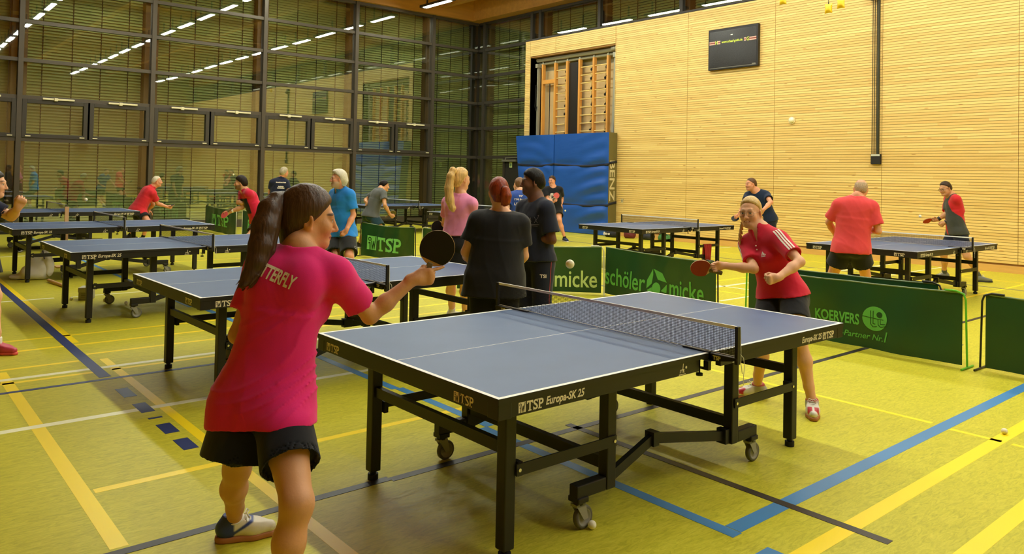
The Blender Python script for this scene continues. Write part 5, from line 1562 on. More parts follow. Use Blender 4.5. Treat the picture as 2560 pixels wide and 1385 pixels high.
# ---- woman in pink, playing at the near end of the nearest table
p = Person('pink', 'woman in a pink T-shirt and black skort seen from behind, playing at the nearest table', 1.68, 1.0, 'f', 'tan', .006, .0026, .0026, dict(hip=.170, waist=.128, arm=.88, leg=1.02))
p.set_hand('R', dv(.94, .12, .30), dv(.42, .9, .05), 'point')
p.set_hand('L', dv(.5, -.1, .9), dv(.0, .9, .2), 'fist')
p.J['F'] = dv(1, -.14, .36); p.J['U'] = dv(.14, 1, .03)
p.finish_body(brow=(62, 40, 26), eye=(56, 38, 26), headscale=1.06)
hot = cloth_mat('hot_pink', (222, 36, 116), vary=.04)
def folds(X, Y, Z):
    r = (X - 1.2) * .762 - (Y - 2.85) * .647
    a = Z - .52 * r - 1.2 * r * r
    w = sstep(1.16, 1.02, Z) * sstep(.70, .80, Z) * (.45 + .55 * sstep(-.1, .12, r))
    q = a * 46 + 1.5 * np.sin(a * 17 + r * 6) + .8 * np.sin(Z * 23 - r * 9)
    return (-.0085 * w * ((1 - np.abs(np.sin(q))) ** 2.2 - .25)).astype(np.float32)
_w = wrinkle
sh = None
def pink_shirt():
    J, s = p.J, p.s
    return p.shirt(hot, hem=-.115, sl=.66, e=.017, flare=.040, slw=.022, neck='crew', wr=(.0030, 13), h=.0055, hemtilt=.10, extra=folds)
sh = pink_shirt()
g = text_geo('BUTTERFLY', .070, .0022, 0, .54); w_ = max(q[0] for q in g[0])
g = ([(x - w_ / 2, y) for x, y in g[0]], g[1])
p.print_on(sh, g, p.Lc(-.028, -.10, -.110), p.chest[0] * .96 - p.chest[2] * .27, p.chest[2] * .96 + p.chest[0] * .27, -p.chest[1], cream_print, label='white block lettering across the upper back')
sk = p.shorts(cloth_mat('skort_black', (20, 22, 30), .8), top=.05, frac=.66, e=.008, r1=.104, wr=(.003, 9), name='skort', h=.006)
F = Field(); F.etube(p.Lp(0, 0, -.225), p.Lp(0, 0, -.112), p.pel, (.222, .190), (.200, .158), 0); F.etube(p.Lp(0, 0, -.235), p.Lp(0, 0, -.125), p.pel, (.215, .183), (.192, .150), 0, '-')
F.warp(wrinkle(.003, 9, 8))
p.add('skirt_panel', F, cloth_mat('skort_black', (20, 22, 30), .8), .005, None, 2, None, sk)
g = text_geo('OLA', .060, .0015, 0, 1.0)
p.print_on(sk, g, p.Lp(.3, .045, -.035), -p.pel[2] * .97 + p.pel[1] * .1, p.pel[1], p.pel[0], mat('print_teal', (60, 128, 150), .7), label='teal outlined letters on the hip')
dk = hair_mat('dark_brown', (72, 48, 28), (110, 110, 3))
hr = p.hair(dk, th=.011, front=.018, nape=-.112, tilt=.75, ear=.002, top=.014, back=.012, h=.0032)
T = [V3(q) for q in ((1.305, 2.955, 1.515), (1.268, 2.940, 1.505), (1.238, 2.926, 1.470), (1.212, 2.906, 1.405), (1.190, 2.885, 1.330), (1.168, 2.870, 1.270), (1.142, 2.862, 1.222), (1.112, 2.856, 1.185))]
F = Field(); rr_ = random.Random(5)
F.cone(p.LH(0, -.085, .055), T[0], .030, .024, .02); F.chain(T, [.020, .030, .042, .047, .045, .037, .025, .010], .02)
for i in range(16):
    a = rr_.uniform(0, 6.28); R_ = rr_.uniform(.6, 1.05); c0 = CR * math.cos(a) + CF * math.sin(a) * .8
    pts = [T[0]] + [T[j] + c0 * R_ * (.0, .028, .040, .047, .046, .040, .034, .030)[j] + np.array([0, 0, rr_.uniform(-.02, .01)]) for j in range(1, 8)]
    F.chain(pts, [.012, .011, .010, .009, .0085, .007, .005, .002], .007)
p.add('ponytail', F, dk, .0035, None, 2, None, hr)
F = Field(); d_ = unit(T[1] - p.LH(0, -.085, .055)); F.cone(T[0] - d_ * .010, T[0] + d_ * .010, .027, .027, .004, '+', True, True)
p.add('hair_band', F, mat('band_black', (18, 16, 16), .8), .003, None, 1, None, hr)
def pinkshoe(V):
    G0 = V3((p.J['AL'][0], p.J['AL'][1], 0)); d = dv(1, 0, .35)[:2]; f = (V[:, 0] - G0[0]) * d[0] + (V[:, 1] - G0[1]) * d[1]
    m = sstep(.005, -.005, f) + sstep(.012, .004, np.abs(V[:, 2] - .055 - (f - .02) * .6)) * sstep(.1, .08, f)
    m = np.clip(m, 0, 1)[:, None]; return srgb(224, 214, 190) * (1 - m) + srgb(44, 62, 128) * m
for sd in 'LR': p.shoe(sd, dv(1, 0, .35), shoe_tint, gum, sock_w, .03, .004, pinkshoe, lace_w)
racket((1.905, 2.728, 1.303), dv(-.40, -.92, .02), dv(.04, .05, -1), 'racket with black rubber held up by the woman in pink', (24, 22, 18), (150, 34, 30), 1, (128, 120, 84))

# ---- blonde woman in the red polo
p = Person('blonde', 'blonde woman with braids, glasses and red polo shirt behind the nearest table', 1.70, 1.0, 'f', 'fair', .007, .0034, .0036, dict(waist=.128, chest=.142, hip=.175, arm=.9))
p.set_hand('R', dv(-.95, -.15, -.10), dv(.0, 1, -.1), 'curl'); p.set_hand('L', dv(-.92, -.22, -.25), dv(-.15, .9, -.2), 'fist')
p.J['F'] = dv(-.60, -.10, -.78); p.J['U'] = dv(-.12, 1, -.08)
p.finish_body(brow=(168, 126, 78), eye=(84, 92, 96), lipc=(190, 96, 84), smile=.012)
red = cloth_mat('red_polo', (208, 34, 58), vary=.04)
sh = p.shirt(red, hem=-.015, sl=.70, e=.015, flare=.012, slw=.022, neck='polo', wr=(.004, 15), h=.0065)
for sd in 'LR':
    S, E = p.J['S' + sd], p.J['E' + sd]; ax = unit(E - S); out = unit((p.chest[0] * (1 if sd == 'R' else -1)) * .75 + p.chest[1] * .55 + p.chest[2] * .25); out = unit(out - ax * (out @ ax)); sd_ = np.cross(ax, out)
    for k in (-1, 0, 1):
        v, f = rect(-.04, np.linalg.norm(E - S) * .70 - .006, -.006 + k * .019, .006 + k * .019)
        p.print_on(sh, (v, f), S, ax, sd_, out, cream_print, name='stripe', label='white stripe on the red sleeve')
lg = merge(*[([(x0, 0), (x0 + .009, 0), (x0 + .009 - .004, .012 + i * .009), (x0 - .004, .006 + i * .009)], [(0, 1, 2, 3)]) for i, x0 in enumerate((.0, .012, .024))], rect(-.002, .036, -.008, -.004))
p.print_on(sh, lg, p.Lc(-.085, .1, -.165), -p.chest[0] * -1, p.chest[2], p.chest[1], cream_print, name='emblem', label='small white emblem on the chest')
sb = MB()
for u in (-.085, -.115, -.145):
    q = p.Lc(.0, .118, u); sb.ball(tuple(q), .006, 8, 6)
p.addmb('button', sb, cream_print, sh)
p.shorts(cloth_mat('black_shorts', (24, 24, 28), .8), top=.06, frac=.62, e=.016, r1=.098, wr=(.004, 13), h=.0065)
bl = hair_mat('blonde', (206, 170, 104), (120, 120, 20), .2)
hr = p.hair(bl, th=.009, front=-.026, nape=-.095, tilt=1.0, ear=-.002, top=.008, h=.0036)
for q, pts in ((-1, [p.LH(-.070, -.035, -.05), p.LH(-.078, -.030, -.09), p.LH(-.088, -.012, -.13), p.LH(-.096, .010, -.17), p.LH(-.096, .022, -.205), p.LH(-.094, .03, -.235)]), (1, [p.LH(.070, -.035, -.05), p.LH(.078, -.02, -.09), p.LH(.084, .0, -.13), p.LH(.088, .02, -.18), p.LH(.09, .03, -.23)])):
    F = Field(); n = 0
    for a, b in zip(pts[:-1], pts[1:]):
        for t in (0, .34, .67):
            c = a + (b - a) * t; sgn = 1 if n % 2 else -1; n += 1
            F.ell(c + p.hm[1] * .006 * sgn + p.hm[0] * .003 * sgn, (.0105, .0125, .0135), np.array([p.hm[0], p.hm[1], unit(p.hm[2] + p.hm[1] * sgn * .8)]), .003)
    F.cone(pts[-1], pts[-1] - p.hm[2] * .04, .009, .003, .004)
    p.add('braid', F, bl, .0032, None, 1, None, hr)
p.glasses(wire, w=.028, hgt=.023, r=.0011)
def redshoe(V):
    out = np.tile(srgb(222, 216, 200), (len(V), 1)); z = V[:, 2]
    for sd, d in (('L', dv(-.30, 0, -.95)), ('R', dv(-.98, 0, -.1))):
        G0 = p.J['A' + sd]; near = np.linalg.norm(V[:, :2] - G0[:2], axis=1) < .3
        f = (V[:, 0] - G0[0]) * d[0] + (V[:, 1] - G0[1]) * d[1]; c = (V[:, 0] - G0[0]) * d[1] - (V[:, 1] - G0[1]) * d[0]
        m = near * (sstep(.018, .012, np.abs(np.abs(c) - .022)) * sstep(.10, .105, f) * sstep(.155, .15, f) * (z > .035)); out = out * (1 - m[:, None]) + srgb(190, 40, 52) * m[:, None]
        m = near * sstep(.05, .03, f) * sstep(.03, .035, z) * .8; out = out * (1 - m[:, None]) + srgb(158, 154, 140) * m[:, None]
        m = near * sstep(.092, .098, z) * sstep(.06, .04, f); out = out * (1 - m[:, None]) + srgb(186, 70, 66) * m[:, None]
    return out
p.shoe('L', dv(-.30, 0, -.95), shoe_tint, gum, mat('sock_red', (196, 90, 90), .9), .025, .0045, redshoe, lace_w)
p.shoe('R', dv(-.98, 0, -.1), shoe_tint, gum, mat('sock_red', (196, 90, 90), .9), .025, .0045, redshoe, lace_w)
racket((4.898, 3.529, .953), dv(.97, -.22, .05), dv(-.10, -.50, -.85), 'racket with red rubber held by the blonde woman in the red polo', (150, 44, 30), (24, 22, 20), 1, (96, 78, 46))

black_sh = cloth_mat('black_short', (26, 25, 26), .8)
# ---- old man in red polo, far left
p = Person('redpolo', 'white haired man in a red polo shirt and black shorts leaning forward at far left', 1.75, 1.06, 'm', 'ruddy', .010, .0055, .0055)
p.set_hand('R', dv(1, -.15, .1), dv(0, 1, .1), 'grip'); p.set_hand('L', dv(.7, -.5, .2), dv(.1, .2, -1), 'relaxed')
p.finish_body(brow=(190, 180, 165))
p.shirt(cloth_mat('polo_red', (214, 44, 54), vary=.04), hem=-.08, sl=.66, e=.02, flare=.026, slw=.03, neck='polo', wr=(.006, 14), h=.009)
p.shorts(black_sh, frac=.66, e=.016, r1=.10)
p.hair(hair_mat('white', (226, 214, 184), (120, 120, 40), .12), th=.006, front=-.035, nape=-.06, tilt=1.1)
for sd in 'LR': p.shoe(sd, dv(1, 0, .25), black_shoe, white_sole, sock_k, .12)
racket((5.474, 18.439, .801), dv(-.95, -.2, 0), dv(.1, 1, -.22), 'racket held edge-on by the white haired man in red polo', (30, 28, 26), (160, 44, 36))
# ---- young man in red and black
p = Person('youngman', 'bearded dark haired young man in a red and black polo shirt, playing leftwards', 1.78, .98, 'm', 'tan', .009, .005, .005)
p.set_hand('L', dv(-.9, .2, .1), dv(.2, 1, 0), 'fist'); p.set_hand('R', dv(-1, -.5, .1), dv(-.3, .8, -.2), 'grip')
p.finish_body(beard=((60, 40, 28), .7), brow=(40, 28, 22), eye=(40, 28, 22))
def yshirt(V):
    q = (V - p.J['N']) @ p.chest.T; x, f, u = q[:, 0], q[:, 1], q[:, 2]
    m = sstep(.05, .06, f + .3 * (u + .22)) * sstep(-.40, -.37, u) * sstep(-.08, -.10, u); m = m * (np.abs(x) < .16)
    return srgb(206, 34, 66) * (1 - m[:, None]) + srgb(28, 26, 40) * m[:, None]
p.shirt(cloth_mat('red_black', (200, 40, 60), attr='tint'), hem=-.06, sl=.62, e=.016, flare=.02, slw=.026, neck='polo', wr=(.005, 15), colfn=yshirt, h=.009)
p.shorts(cloth_mat('shorts_umber', (58, 50, 40), .8), frac=.72, e=.016, r1=.10)
p.hair(hair_mat('black_brown', (38, 28, 22)), th=.016, front=-.004, nape=-.07, tilt=1.1, top=.014)
for sd in 'LR': p.shoe(sd, dv(-1, 0, -.1), black_shoe, white_sole, sock_w, .10)
wristband(p, 'R', .72, .86, .034, sock_w)
racket((5.10, 14.035, .828), dv(.65, .62, .1), dv(-.45, .55, -.9), 'racket with pale red rubber held low by the young man in red and black', (206, 84, 78), (26, 24, 22))
# ---- man in dark blue, seen from behind at the window wall
p = Person('darkback', 'grey haired man in a dark blue polo seen from behind, at the window wall', 1.78, 1.03, 'm', 'ruddy', .011, .006, .007)
p.finish_body()
navy = cloth_mat('navy', (30, 34, 56), vary=.04)
sh = p.shirt(navy, hem=-.07, sl=.60, e=.018, flare=.02, slw=.026, neck='polo', wr=(.005, 13), h=.011)
for u, w in ((-.10, .24), (-.20, .13), (-.235, .17)):
    g = merge(*[rect(-w / 2 + w / 9 * i, -w / 2 + w / 9 * (i + .78), 0, .022 + .006 * (i % 3 == 0)) for i in range(9)])
    p.print_on(sh, g, p.Lc(0, -.1, u), p.chest[0], p.chest[2], -p.chest[1], cream_print, .004, 'row of small white lettering on the back')
p.shorts(black_sh, frac=.7, e=.016)
p.hair(hair_mat('grey', (176, 164, 136)), th=.014, front=-.02, nape=-.075)
for sd in 'LR': p.shoe(sd, dv(.4, 0, 1), black_shoe, white_sole, sock_w, .10)
# ---- man in blue polo standing
p = Person('bluepolo', 'grey haired man with glasses in a bright blue polo shirt, standing', 1.77, 1.06, 'm', 'ruddy', .008, .0042, .0042, dict(belly=.02))
p.set_hand('L', dv(-.45, -.9, -.15), dv(-.8, .2, -.3), 'curl'); p.set_hand('R', dv(-.3, -1, -.1), dv(-.8, .2, 0), 'relaxed')
p.finish_body(beard=((206, 196, 178), .55), brow=(170, 160, 146))
p.shirt(cloth_mat('blue_polo', (40, 132, 214), vary=.04), hem=-.075, sl=.72, e=.02, flare=.024, slw=.034, neck='polo', wr=(.006, 13), h=.008)
sh = p.shorts(cloth_mat('charcoal_shorts', (34, 34, 34), .8), frac=.90, e=.018, r1=.108, h=.008)
p.print_on(sh, ring2(0, 0, .012, .02, 14), p.J['HL'] + (p.J['KL'] - p.J['HL']) * .62, p.pel[1], p.pel[2], -p.pel[0], mat('print_grey', (140, 140, 134), .7), label='small grey round emblem')
wh = hair_mat('silver', (214, 206, 184), (120, 120, 40), .14)
def puff(F, L): F.ell(L(0, -.085, -.030), (.070, .040, .05), p.hm, .03); F.ell(L(0, .035, .100), (.05, .05, .026), p.hm, .03)
p.hair(wh, th=.016, front=-.028, nape=-.095, tilt=1.15, ear=-.006, top=.012, extra=puff)
p.glasses(wire, w=.025, hgt=.018)
for sd, mm in (('L', sock_w), ('R', sock_g)):
    p.shoe(sd, dv(-1, 0, -.25), mat('shoe_white', (226, 222, 208), .5), white_sole, sock_w, .08)
    F = Field(); K, A, Hh = p.J['K' + sd], p.J['A' + sd], p.J['H' + sd]
    F.cone(K + unit(Hh - K) * .10, K - unit(K - A) * .11, .074, .064, .01, '+', True, True); p.add('knee_support', F, mm, .009)
# ---- man in grey T-shirt
p = Person('greyshirt', 'dark haired man in a grey T-shirt bending beside the table near the glazing', 1.76, .98, 'm', 'tan', .010, .0055, .0055)
p.set_hand('R', dv(.75, -.65, .1), dv(.5, .6, -.1), 'grip'); p.set_hand('L', dv(.3, -.3, -.9), dv(0, 1, 0), 'relaxed')
p.finish_body(brow=(40, 30, 24), eye=(40, 28, 22))
p.shirt(cloth_mat('grey_tee', (92, 94, 92), vary=.06), hem=-.07, sl=.58, e=.017, flare=.022, slw=.03, wr=(.006, 14), h=.009)
p.shorts(cloth_mat('teal_shorts', (28, 58, 66), .8), frac=.72, e=.02, r1=.112)
p.hair(hair_mat('black', (26, 20, 16)), th=.010, front=-.010, nape=-.07)
for sd in 'LR': p.shoe(sd, dv(1, 0, .3), black_shoe, white_sole, sock_k, .10)
racket((8.585, 13.962, .792), dv(-.72, -.4, 0), dv(.4, -.5, -.75), 'racket with olive rubber held low by the man in the grey T-shirt', (96, 92, 50), (40, 36, 20))
# ---- blonde woman in pale pink
p = Person('palepink', 'woman with a long blonde ponytail and pale pink top, seen from behind', 1.76, 1.0, 'f', 'fair', .007, .0045, .005, dict(chest=.142, waist=.132, arm=.9))
p.set_hand('L', dv(.5, -.2, .9), dv(0, 1, .1), 'fist'); p.set_hand('R', dv(-.8, 0, .6), dv(0, 1, .1), 'relaxed')
p.finish_body(brow=(170, 130, 80))
p.shirt(cloth_mat('pale_pink', (226, 140, 180), vary=.03), hem=.055, sl=.62, e=.013, flare=.006, slw=.02, wr=(.005, 15), h=.007)
p.shorts(black_sh, top=.12, frac=.42, e=.018, r1=.108, h=.008)
F = Field(); F.etube(p.Lp(0, 0, -.25), p.Lp(0, 0, -.02), p.pel, (.205, .17), (.185, .14), 0); p.add('skirt', F, black_sh, .007)
bl2 = hair_mat('honey_blonde', (212, 172, 104), (90, 90, 6))
hr = p.hair(bl2, th=.010, front=-.02, nape=-.088, tilt=1.2, ear=-.006, top=.008)
T = [p.LH(0, -.095, .06), V3((4.905, 6.765, 1.675)), V3((4.872, 6.755, 1.61)), V3((4.858, 6.762, 1.482)), V3((4.868, 6.755, 1.353)), V3((4.895, 6.735, 1.262)), V3((4.900, 6.735, 1.235))]
F = Field(); F.chain(T, [.030, .033, .040, .046, .045, .032, .012], .02)
for i in range(12):
    a = rr_.uniform(0, 6.28); c0 = CR * math.cos(a) + CF * math.sin(a) * .7
    F.chain([T[0]] + [T[j] + c0 * (.0, .026, .034, .042, .044, .040, .036)[j] for j in range(1, 7)], [.010, .011, .010, .010, .009, .006, .003], .007)
p.add('ponytail', F, bl2, .005, None, 2, None, hr)
for sd in 'LR': p.shoe(sd, dv(.6, 0, .8), mat('shoe_white', (226, 222, 208), .5), white_sole, sock_w, .06)
racket((5.034, 7.204, 1.028), dv(.6, .5, .3), dv(.1, .0, -1), 'black racket at the hip of the woman in pale pink', (20, 19, 18), (30, 28, 26), 1, (60, 56, 40))
# ---- red haired woman in black
p = Person('redhair', 'woman with red hair tied back and loose black T-shirt, seen from behind', 1.68, 1.22, 'f', 'fair', .007, .0042, .0045, dict(hip=.190, hipd=.14, waist=.172, waistd=.13, chest=.158, chestd=.12, arm=1.2, leg=1.05, belly=.03))
p.set_hand('L', dv(.6, -.15, .8), dv(0, 1, .3), 'relaxed'); p.set_hand('R', dv(-.5, .1, .85), dv(0, 1, .3), 'relaxed')
p.finish_body(brow=(120, 62, 34))
p.shirt(cloth_mat('black_tee', (24, 23, 24), .75, 1.2, vary=.04), hem=-.17, sl=.66, e=.02, flare=.035, slw=.032, neck='wide', wr=(.007, 10), h=.007)
p.shorts(cloth_mat('black_trousers', (18, 18, 20), .8), top=.07, frac=2, e=.014, r1=.10, wr=(.004, 10), name='trousers', h=.009)
rh = hair_mat('copper', (132, 48, 20), (90, 90, 14))
hr = p.hair(rh, th=.014, front=-.02, nape=-.082, tilt=1.2, ear=-.006, top=.010)
T = [p.LH(.02, -.108, .03), p.LH(.036, -.140, .012), p.LH(.040, -.152, -.035), p.LH(.036, -.138, -.085), p.LH(.028, -.12, -.115)]
F = Field(); F.chain(T, [.024, .030, .038, .034, .012], .02)
for i in range(10):
    a = rr_.uniform(0, 6.28); c0 = CR * math.cos(a) + CF * math.sin(a)
    F.chain([T[0]] + [T[j] + c0 * (.0, .024, .032, .032, .026)[j] for j in range(1, 5)], [.010, .010, .009, .008, .004], .006)
p.add('ponytail', F, hair_mat('copper_tail', (150, 62, 24), (90, 90, 10)), .0045, None, 2, None, hr)
F = Field(); F.cone(p.LH(.024, -.112, .028), p.LH(.032, -.130, .018), .030, .030, .004, '+', True, True); p.add('hair_band', F, mat('band_dark', (30, 26, 30), .7), .004, None, 1, None, hr)
for sd in 'LR': p.shoe(sd, dv(-.1, 0, 1), black_shoe, white_sole, None)
# ---- man in navy T-shirt
p = Person('navyman', 'dark haired man in a navy T-shirt and track trousers, standing in profile', 1.80, 1.0, 'm', 'brown', .007, .0040, .0042, dict(belly=.012))
p.set_hand('L', dv(-.95, .1, .2), dv(-.1, 1, -.1), 'relaxed'); p.set_hand('R', dv(-.7, .1, -.6), dv(0, 1, 0), 'relaxed')
p.finish_body(beard=((44, 28, 20), .35), brow=(24, 18, 14), eye=(30, 20, 14), lipc=(104, 62, 52))
sh = p.shirt(cloth_mat('navy_tee', (34, 38, 54), .8, vary=.04), hem=-.03, sl=.78, e=.018, flare=.016, slw=.036, wr=(.006, 12), h=.007)
gp = mat('print_silver', (136, 138, 148), .6)
g = merge(text_geo('IWA', .062, .0005, 0, .85), shift(stroke2([(0, .05), (.035, -.005)], .004), .135, 0), shift(stroke2([(.045, .05), (.0, -.005)], .004), .135, 0), disc2(.181, .062, .008, 10), rect(-.01, .19, -.022, -.018), rect(.05, .17, -.036, -.033))
p.print_on(sh, ([(x - .11, y) for x, y in g[0]], g[1]), p.Lc(-.075, .1, -.185), unit(p.chest[0] * -1 + p.chest[1] * -.35), p.chest[2], unit(p.chest[1] - p.chest[0] * .55), gp, label='grey lettering with a small figure on the chest')
tr = p.shorts(cloth_mat('track_trousers', (28, 31, 46), .75), top=.08, frac=2, e=.020, r1=.11, wr=(.005, 10), name='trousers', h=.008)
g = text_geo('TSI', .042, .0012, 0, 1.1)
hh = p.J['HL'] + (p.J['KL'] - p.J['HL']) * .36
p.print_on(tr, ([(x - .06, y) for x, y in g[0]], g[1]), hh - p.pel[0] * .05 + p.pel[1] * .02, dv(1, 0, .2), np.array([0, 0, 1.0]), dv(.2, 0, -1), cream_print, label='small white letters on the thigh')
v, f = rect(-.004, .004, -.62, .02); p.print_on(tr, (v, f), p.J['HL'] + CR * .03, dv(1, 0, .2), unit(p.J['HL'] - p.J['KL']), dv(.45, 0, -1), mat('piping_red', (150, 54, 60), .7), label='thin red piping down the side')
p.hair(hair_mat('jet', (24, 20, 18), (120, 120, 60)), th=.013, front=-.004, nape=-.062, ear=.010, top=.010)
wristband(p, 'L', .90, .99, .034, mat('watch_steel', (150, 150, 144), .3, metal=.6), 'watch')
for sd in 'LR': p.shoe(sd, dv(-1, 0, -.2), black_shoe, white_sole, sock_k, .08)
# ---- man in blue jersey
p = Person('jersey', 'man in a blue printed jersey seen from behind, half hidden by the man in navy', 1.78, 1.0, 'm', 'fair', .010, .006, .007)
p.finish_body()
sh = p.shirt(cloth_mat('jersey_blue', (44, 74, 146), vary=.05), hem=-.07, sl=.6, e=.018, flare=.02, slw=.028, wr=(.005, 13), h=.009)
for tx, u, sz, x0 in (('TSP', -.085, .034, -.03), ('TTG Bensb', -.14, .036, -.10), ('LECCO', -.215, .056, -.10), ('Leuchten', -.255, .034, -.07), ('dkrs', -.375, .040, -.10)):
    g = text_geo(tx, sz, .0012, 0, 1.1)
    p.print_on(sh, g, p.Lc(x0, -.1, u), p.chest[0], p.chest[2], -p.chest[1], cream_print, .004, label='white lettering on the blue back')
p.print_on(sh, disc2(.03, -.365, .034, 20), p.Lc(0, -.1, 0), p.chest[0], p.chest[2], -p.chest[1], cream_print, .004, label='white disc on the blue back')
p.shorts(black_sh, frac=.7, e=.016)
p.hair(hair_mat('light_brown', (118, 84, 52)), th=.007, nape=-.06)
for sd in 'LR': p.shoe(sd, dv(-.3, 0, 1), black_shoe, white_sole, sock_w, .10)
# ---- man in black T-shirt before the blue mats
p = Person('blackshirt', 'man in a black T-shirt with white print and black shorts, before the blue mats', 1.80, 1.02, 'm', 'ruddy', .010, .006, .006)
p.set_hand('L', dv(.1, -1, -.1), dv(-.9, 0, -.5), 'curl'); p.set_hand('R', dv(.5, .5, -.5), dv(.3, .8, 0), 'grip')
p.finish_body(brow=(70, 50, 36))
sh = p.shirt(cloth_mat('black_print_tee', (26, 26, 28), vary=.05), hem=-.07, sl=.72, e=.019, flare=.022, slw=.032, wr=(.005, 13), h=.009)
bl_ = merge(disc2(-.01, .03, .055, 16, .8), stroke2([(-.09, .02), (-.06, -.06), (.0, -.09)], .022), stroke2([(.05, .05), (.09, -.01), (.05, -.07)], .02), disc2(-.05, -.03, .03, 10), stroke2([(-.02, -.06), (.05, -.04)], .016))
p.print_on(sh, bl_, p.Lc(.02, .1, -.20), -p.chest[0], p.chest[2], p.chest[1], cream_print, .004, label='white blotchy print on the chest')
p.print_on(sh, merge(stroke2([(-.06, .04), (.0, .02), (.03, .045)], .012), stroke2([(-.03, .0), (.02, .0)], .01)), p.Lc(.02, .1, -.20), -p.chest[0], p.chest[2], p.chest[1], black_sh, .008)
p.shorts(black_sh, frac=.62, e=.018, r1=.11)
p.hair(hair_mat('brown_short', (66, 48, 34)), th=.009, front=-.006, nape=-.06, top=.006)
wristband(p, 'L', .80, .92, .034, strap_m)
for sd in 'LR': p.shoe(sd, dv(.35, 0, -.95), navy_shoe, white_sole, sock_k, .05)
racket((13.456, 14.091, 1.163), dv(-.5, -.85, .1), dv(-.1, .1, -1), 'racket with pink rubber held by the man before the blue mats', (226, 104, 100), (26, 24, 22))
# ---- man in navy at the slat wall
p = Person('wallman', 'short haired man in dark navy before the slat wall, behind the blonde woman', 1.86, .98, 'm', 'ruddy', .010, .0055, .006)
p.set_hand('L', dv(-.5, -.7, .2), dv(-.5, .5, 0), 'curl'); p.set_hand('R', dv(-.8, -.2, -.5), dv(0, 1, 0), 'grip')
p.finish_body(beard=((150, 100, 74), .3), brow=(100, 70, 48))
p.shirt(cloth_mat('dark_navy', (26, 40, 64), vary=.04), hem=-.05, sl=.58, e=.020, flare=.02, slw=.03, wr=(.005, 12), h=.009)
p.shorts(cloth_mat('dark_trousers', (26, 30, 38), .8), frac=.8, e=.02, r1=.11)
p.hair(hair_mat('crop_brown', (92, 62, 40)), th=.006, front=-.014, nape=-.055)
for sd in 'LR': p.shoe(sd, dv(-1, 0, -.3), black_shoe, white_sole, sock_k, .10)
racket((13.079, 8.638, .892), dv(.7, .45, .2), dv(-.85, .05, -.6), 'small black racket before the slat wall, beside the glasses of the blonde woman', (24, 20, 18), (40, 34, 30))
# ---- man in coral T-shirt
p = Person('coral', 'balding man in a coral T-shirt and black shorts seen from behind at the right', 1.77, 1.1, 'm', 'ruddy', .009, .005, .005, dict(belly=.02))
p.set_hand('R', dv(-.5, .4, .75), dv(-.2, 1, 0), 'grip'); p.set_hand('L', dv(.5, -.1, .8), dv(0, 1, 0), 'relaxed')
p.finish_body(brow=(170, 150, 130))
p.shirt(cloth_mat('coral', (228, 74, 76), vary=.06), hem=-.10, sl=.74, e=.020, flare=.026, slw=.034, wr=(.007, 14), h=.008)
p.shorts(black_sh, frac=.58, e=.02, r1=.112, h=.009)
p.hair(hair_mat('thin_grey', (176, 150, 118), (150, 150, 60)), th=.0045, front=-.05, nape=-.062, tilt=1.0, ring=True)
for sd in 'LR': p.shoe(sd, dv(.5, 0, .9), black_shoe, white_sole, sock_w, .10)
racket((9.959, 4.597, 1.033), dv(-.35, -.6, -.4), dv(.5, .3, .9), 'racket half hidden by the forearm of the man in coral', (26, 24, 22), (150, 50, 40))
# ---- man in grey and red
p = Person('greyred', 'man with glasses in a dark grey T-shirt with red sleeves, playing at far right', 1.78, .99, 'm', 'tan', .009, .005, .005, dict(belly=.012))
p.set_hand('L', dv(-.7, -.6, .0), dv(-.3, .8, -.2), 'fist'); p.set_hand('R', dv(-1, -.05, .1), dv(0, 1, 0), 'grip')
p.finish_body(brow=(60, 42, 30))
def gshirt(V):
    m = np.zeros(len(V))
    for sd in 'LR':
        S, E = p.J['S' + sd], p.J['E' + sd]; d = unit(E - S); t = (V - S) @ d; r_ = np.linalg.norm(V - S - t[:, None] * d, axis=1)
        q = (V - p.J['N']) @ p.chest.T
        lat = q[:, 0] * (1 if sd == 'R' else -1)
        m = np.maximum(m, sstep(.095, .105, lat - .30 * (q[:, 2] + .06)) * (r_ < .13) * (t > -.12))
    return srgb(66, 68, 62) * (1 - m[:, None]) + srgb(206, 40, 46) * m[:, None]
p.shirt(cloth_mat('grey_red', (70, 72, 66), attr='tint', vary=.08), hem=-.06, sl=.84, e=.017, flare=.018, slw=.03, wr=(.005, 13), colfn=gshirt, h=.008)
p.shorts(cloth_mat('navy_shorts', (26, 30, 48), .8), frac=.62, e=.016, r1=.104)
p.hair(hair_mat('dark_crop', (62, 46, 34)), th=.008, front=-.022, nape=-.06, top=.004)
p.glasses(dark_wire, w=.024, hgt=.015, r=.0022)
wristband(p, 'R', .72, .95, .036, strap_m); wristband(p, 'L', .88, .98, .034, strap_m, 'watch')
for sd, d_ in (('L', dv(.95, 0, -.3)), ('R', dv(-1, 0, -.1))): p.shoe(sd, d_, mat('shoe_grey', (120, 122, 116), .5), mat('sole_lime', (150, 176, 90), .6) if sd == 'R' else dark_sole, sock_g, .10, .006, None, lace_w)
racket((14.143, 5.506, .999), dv(1, .05, .1), dv(-.1, -.75, -.6), 'racket with red rubber held level by the man in grey and red', (176, 40, 30), (26, 24, 22))
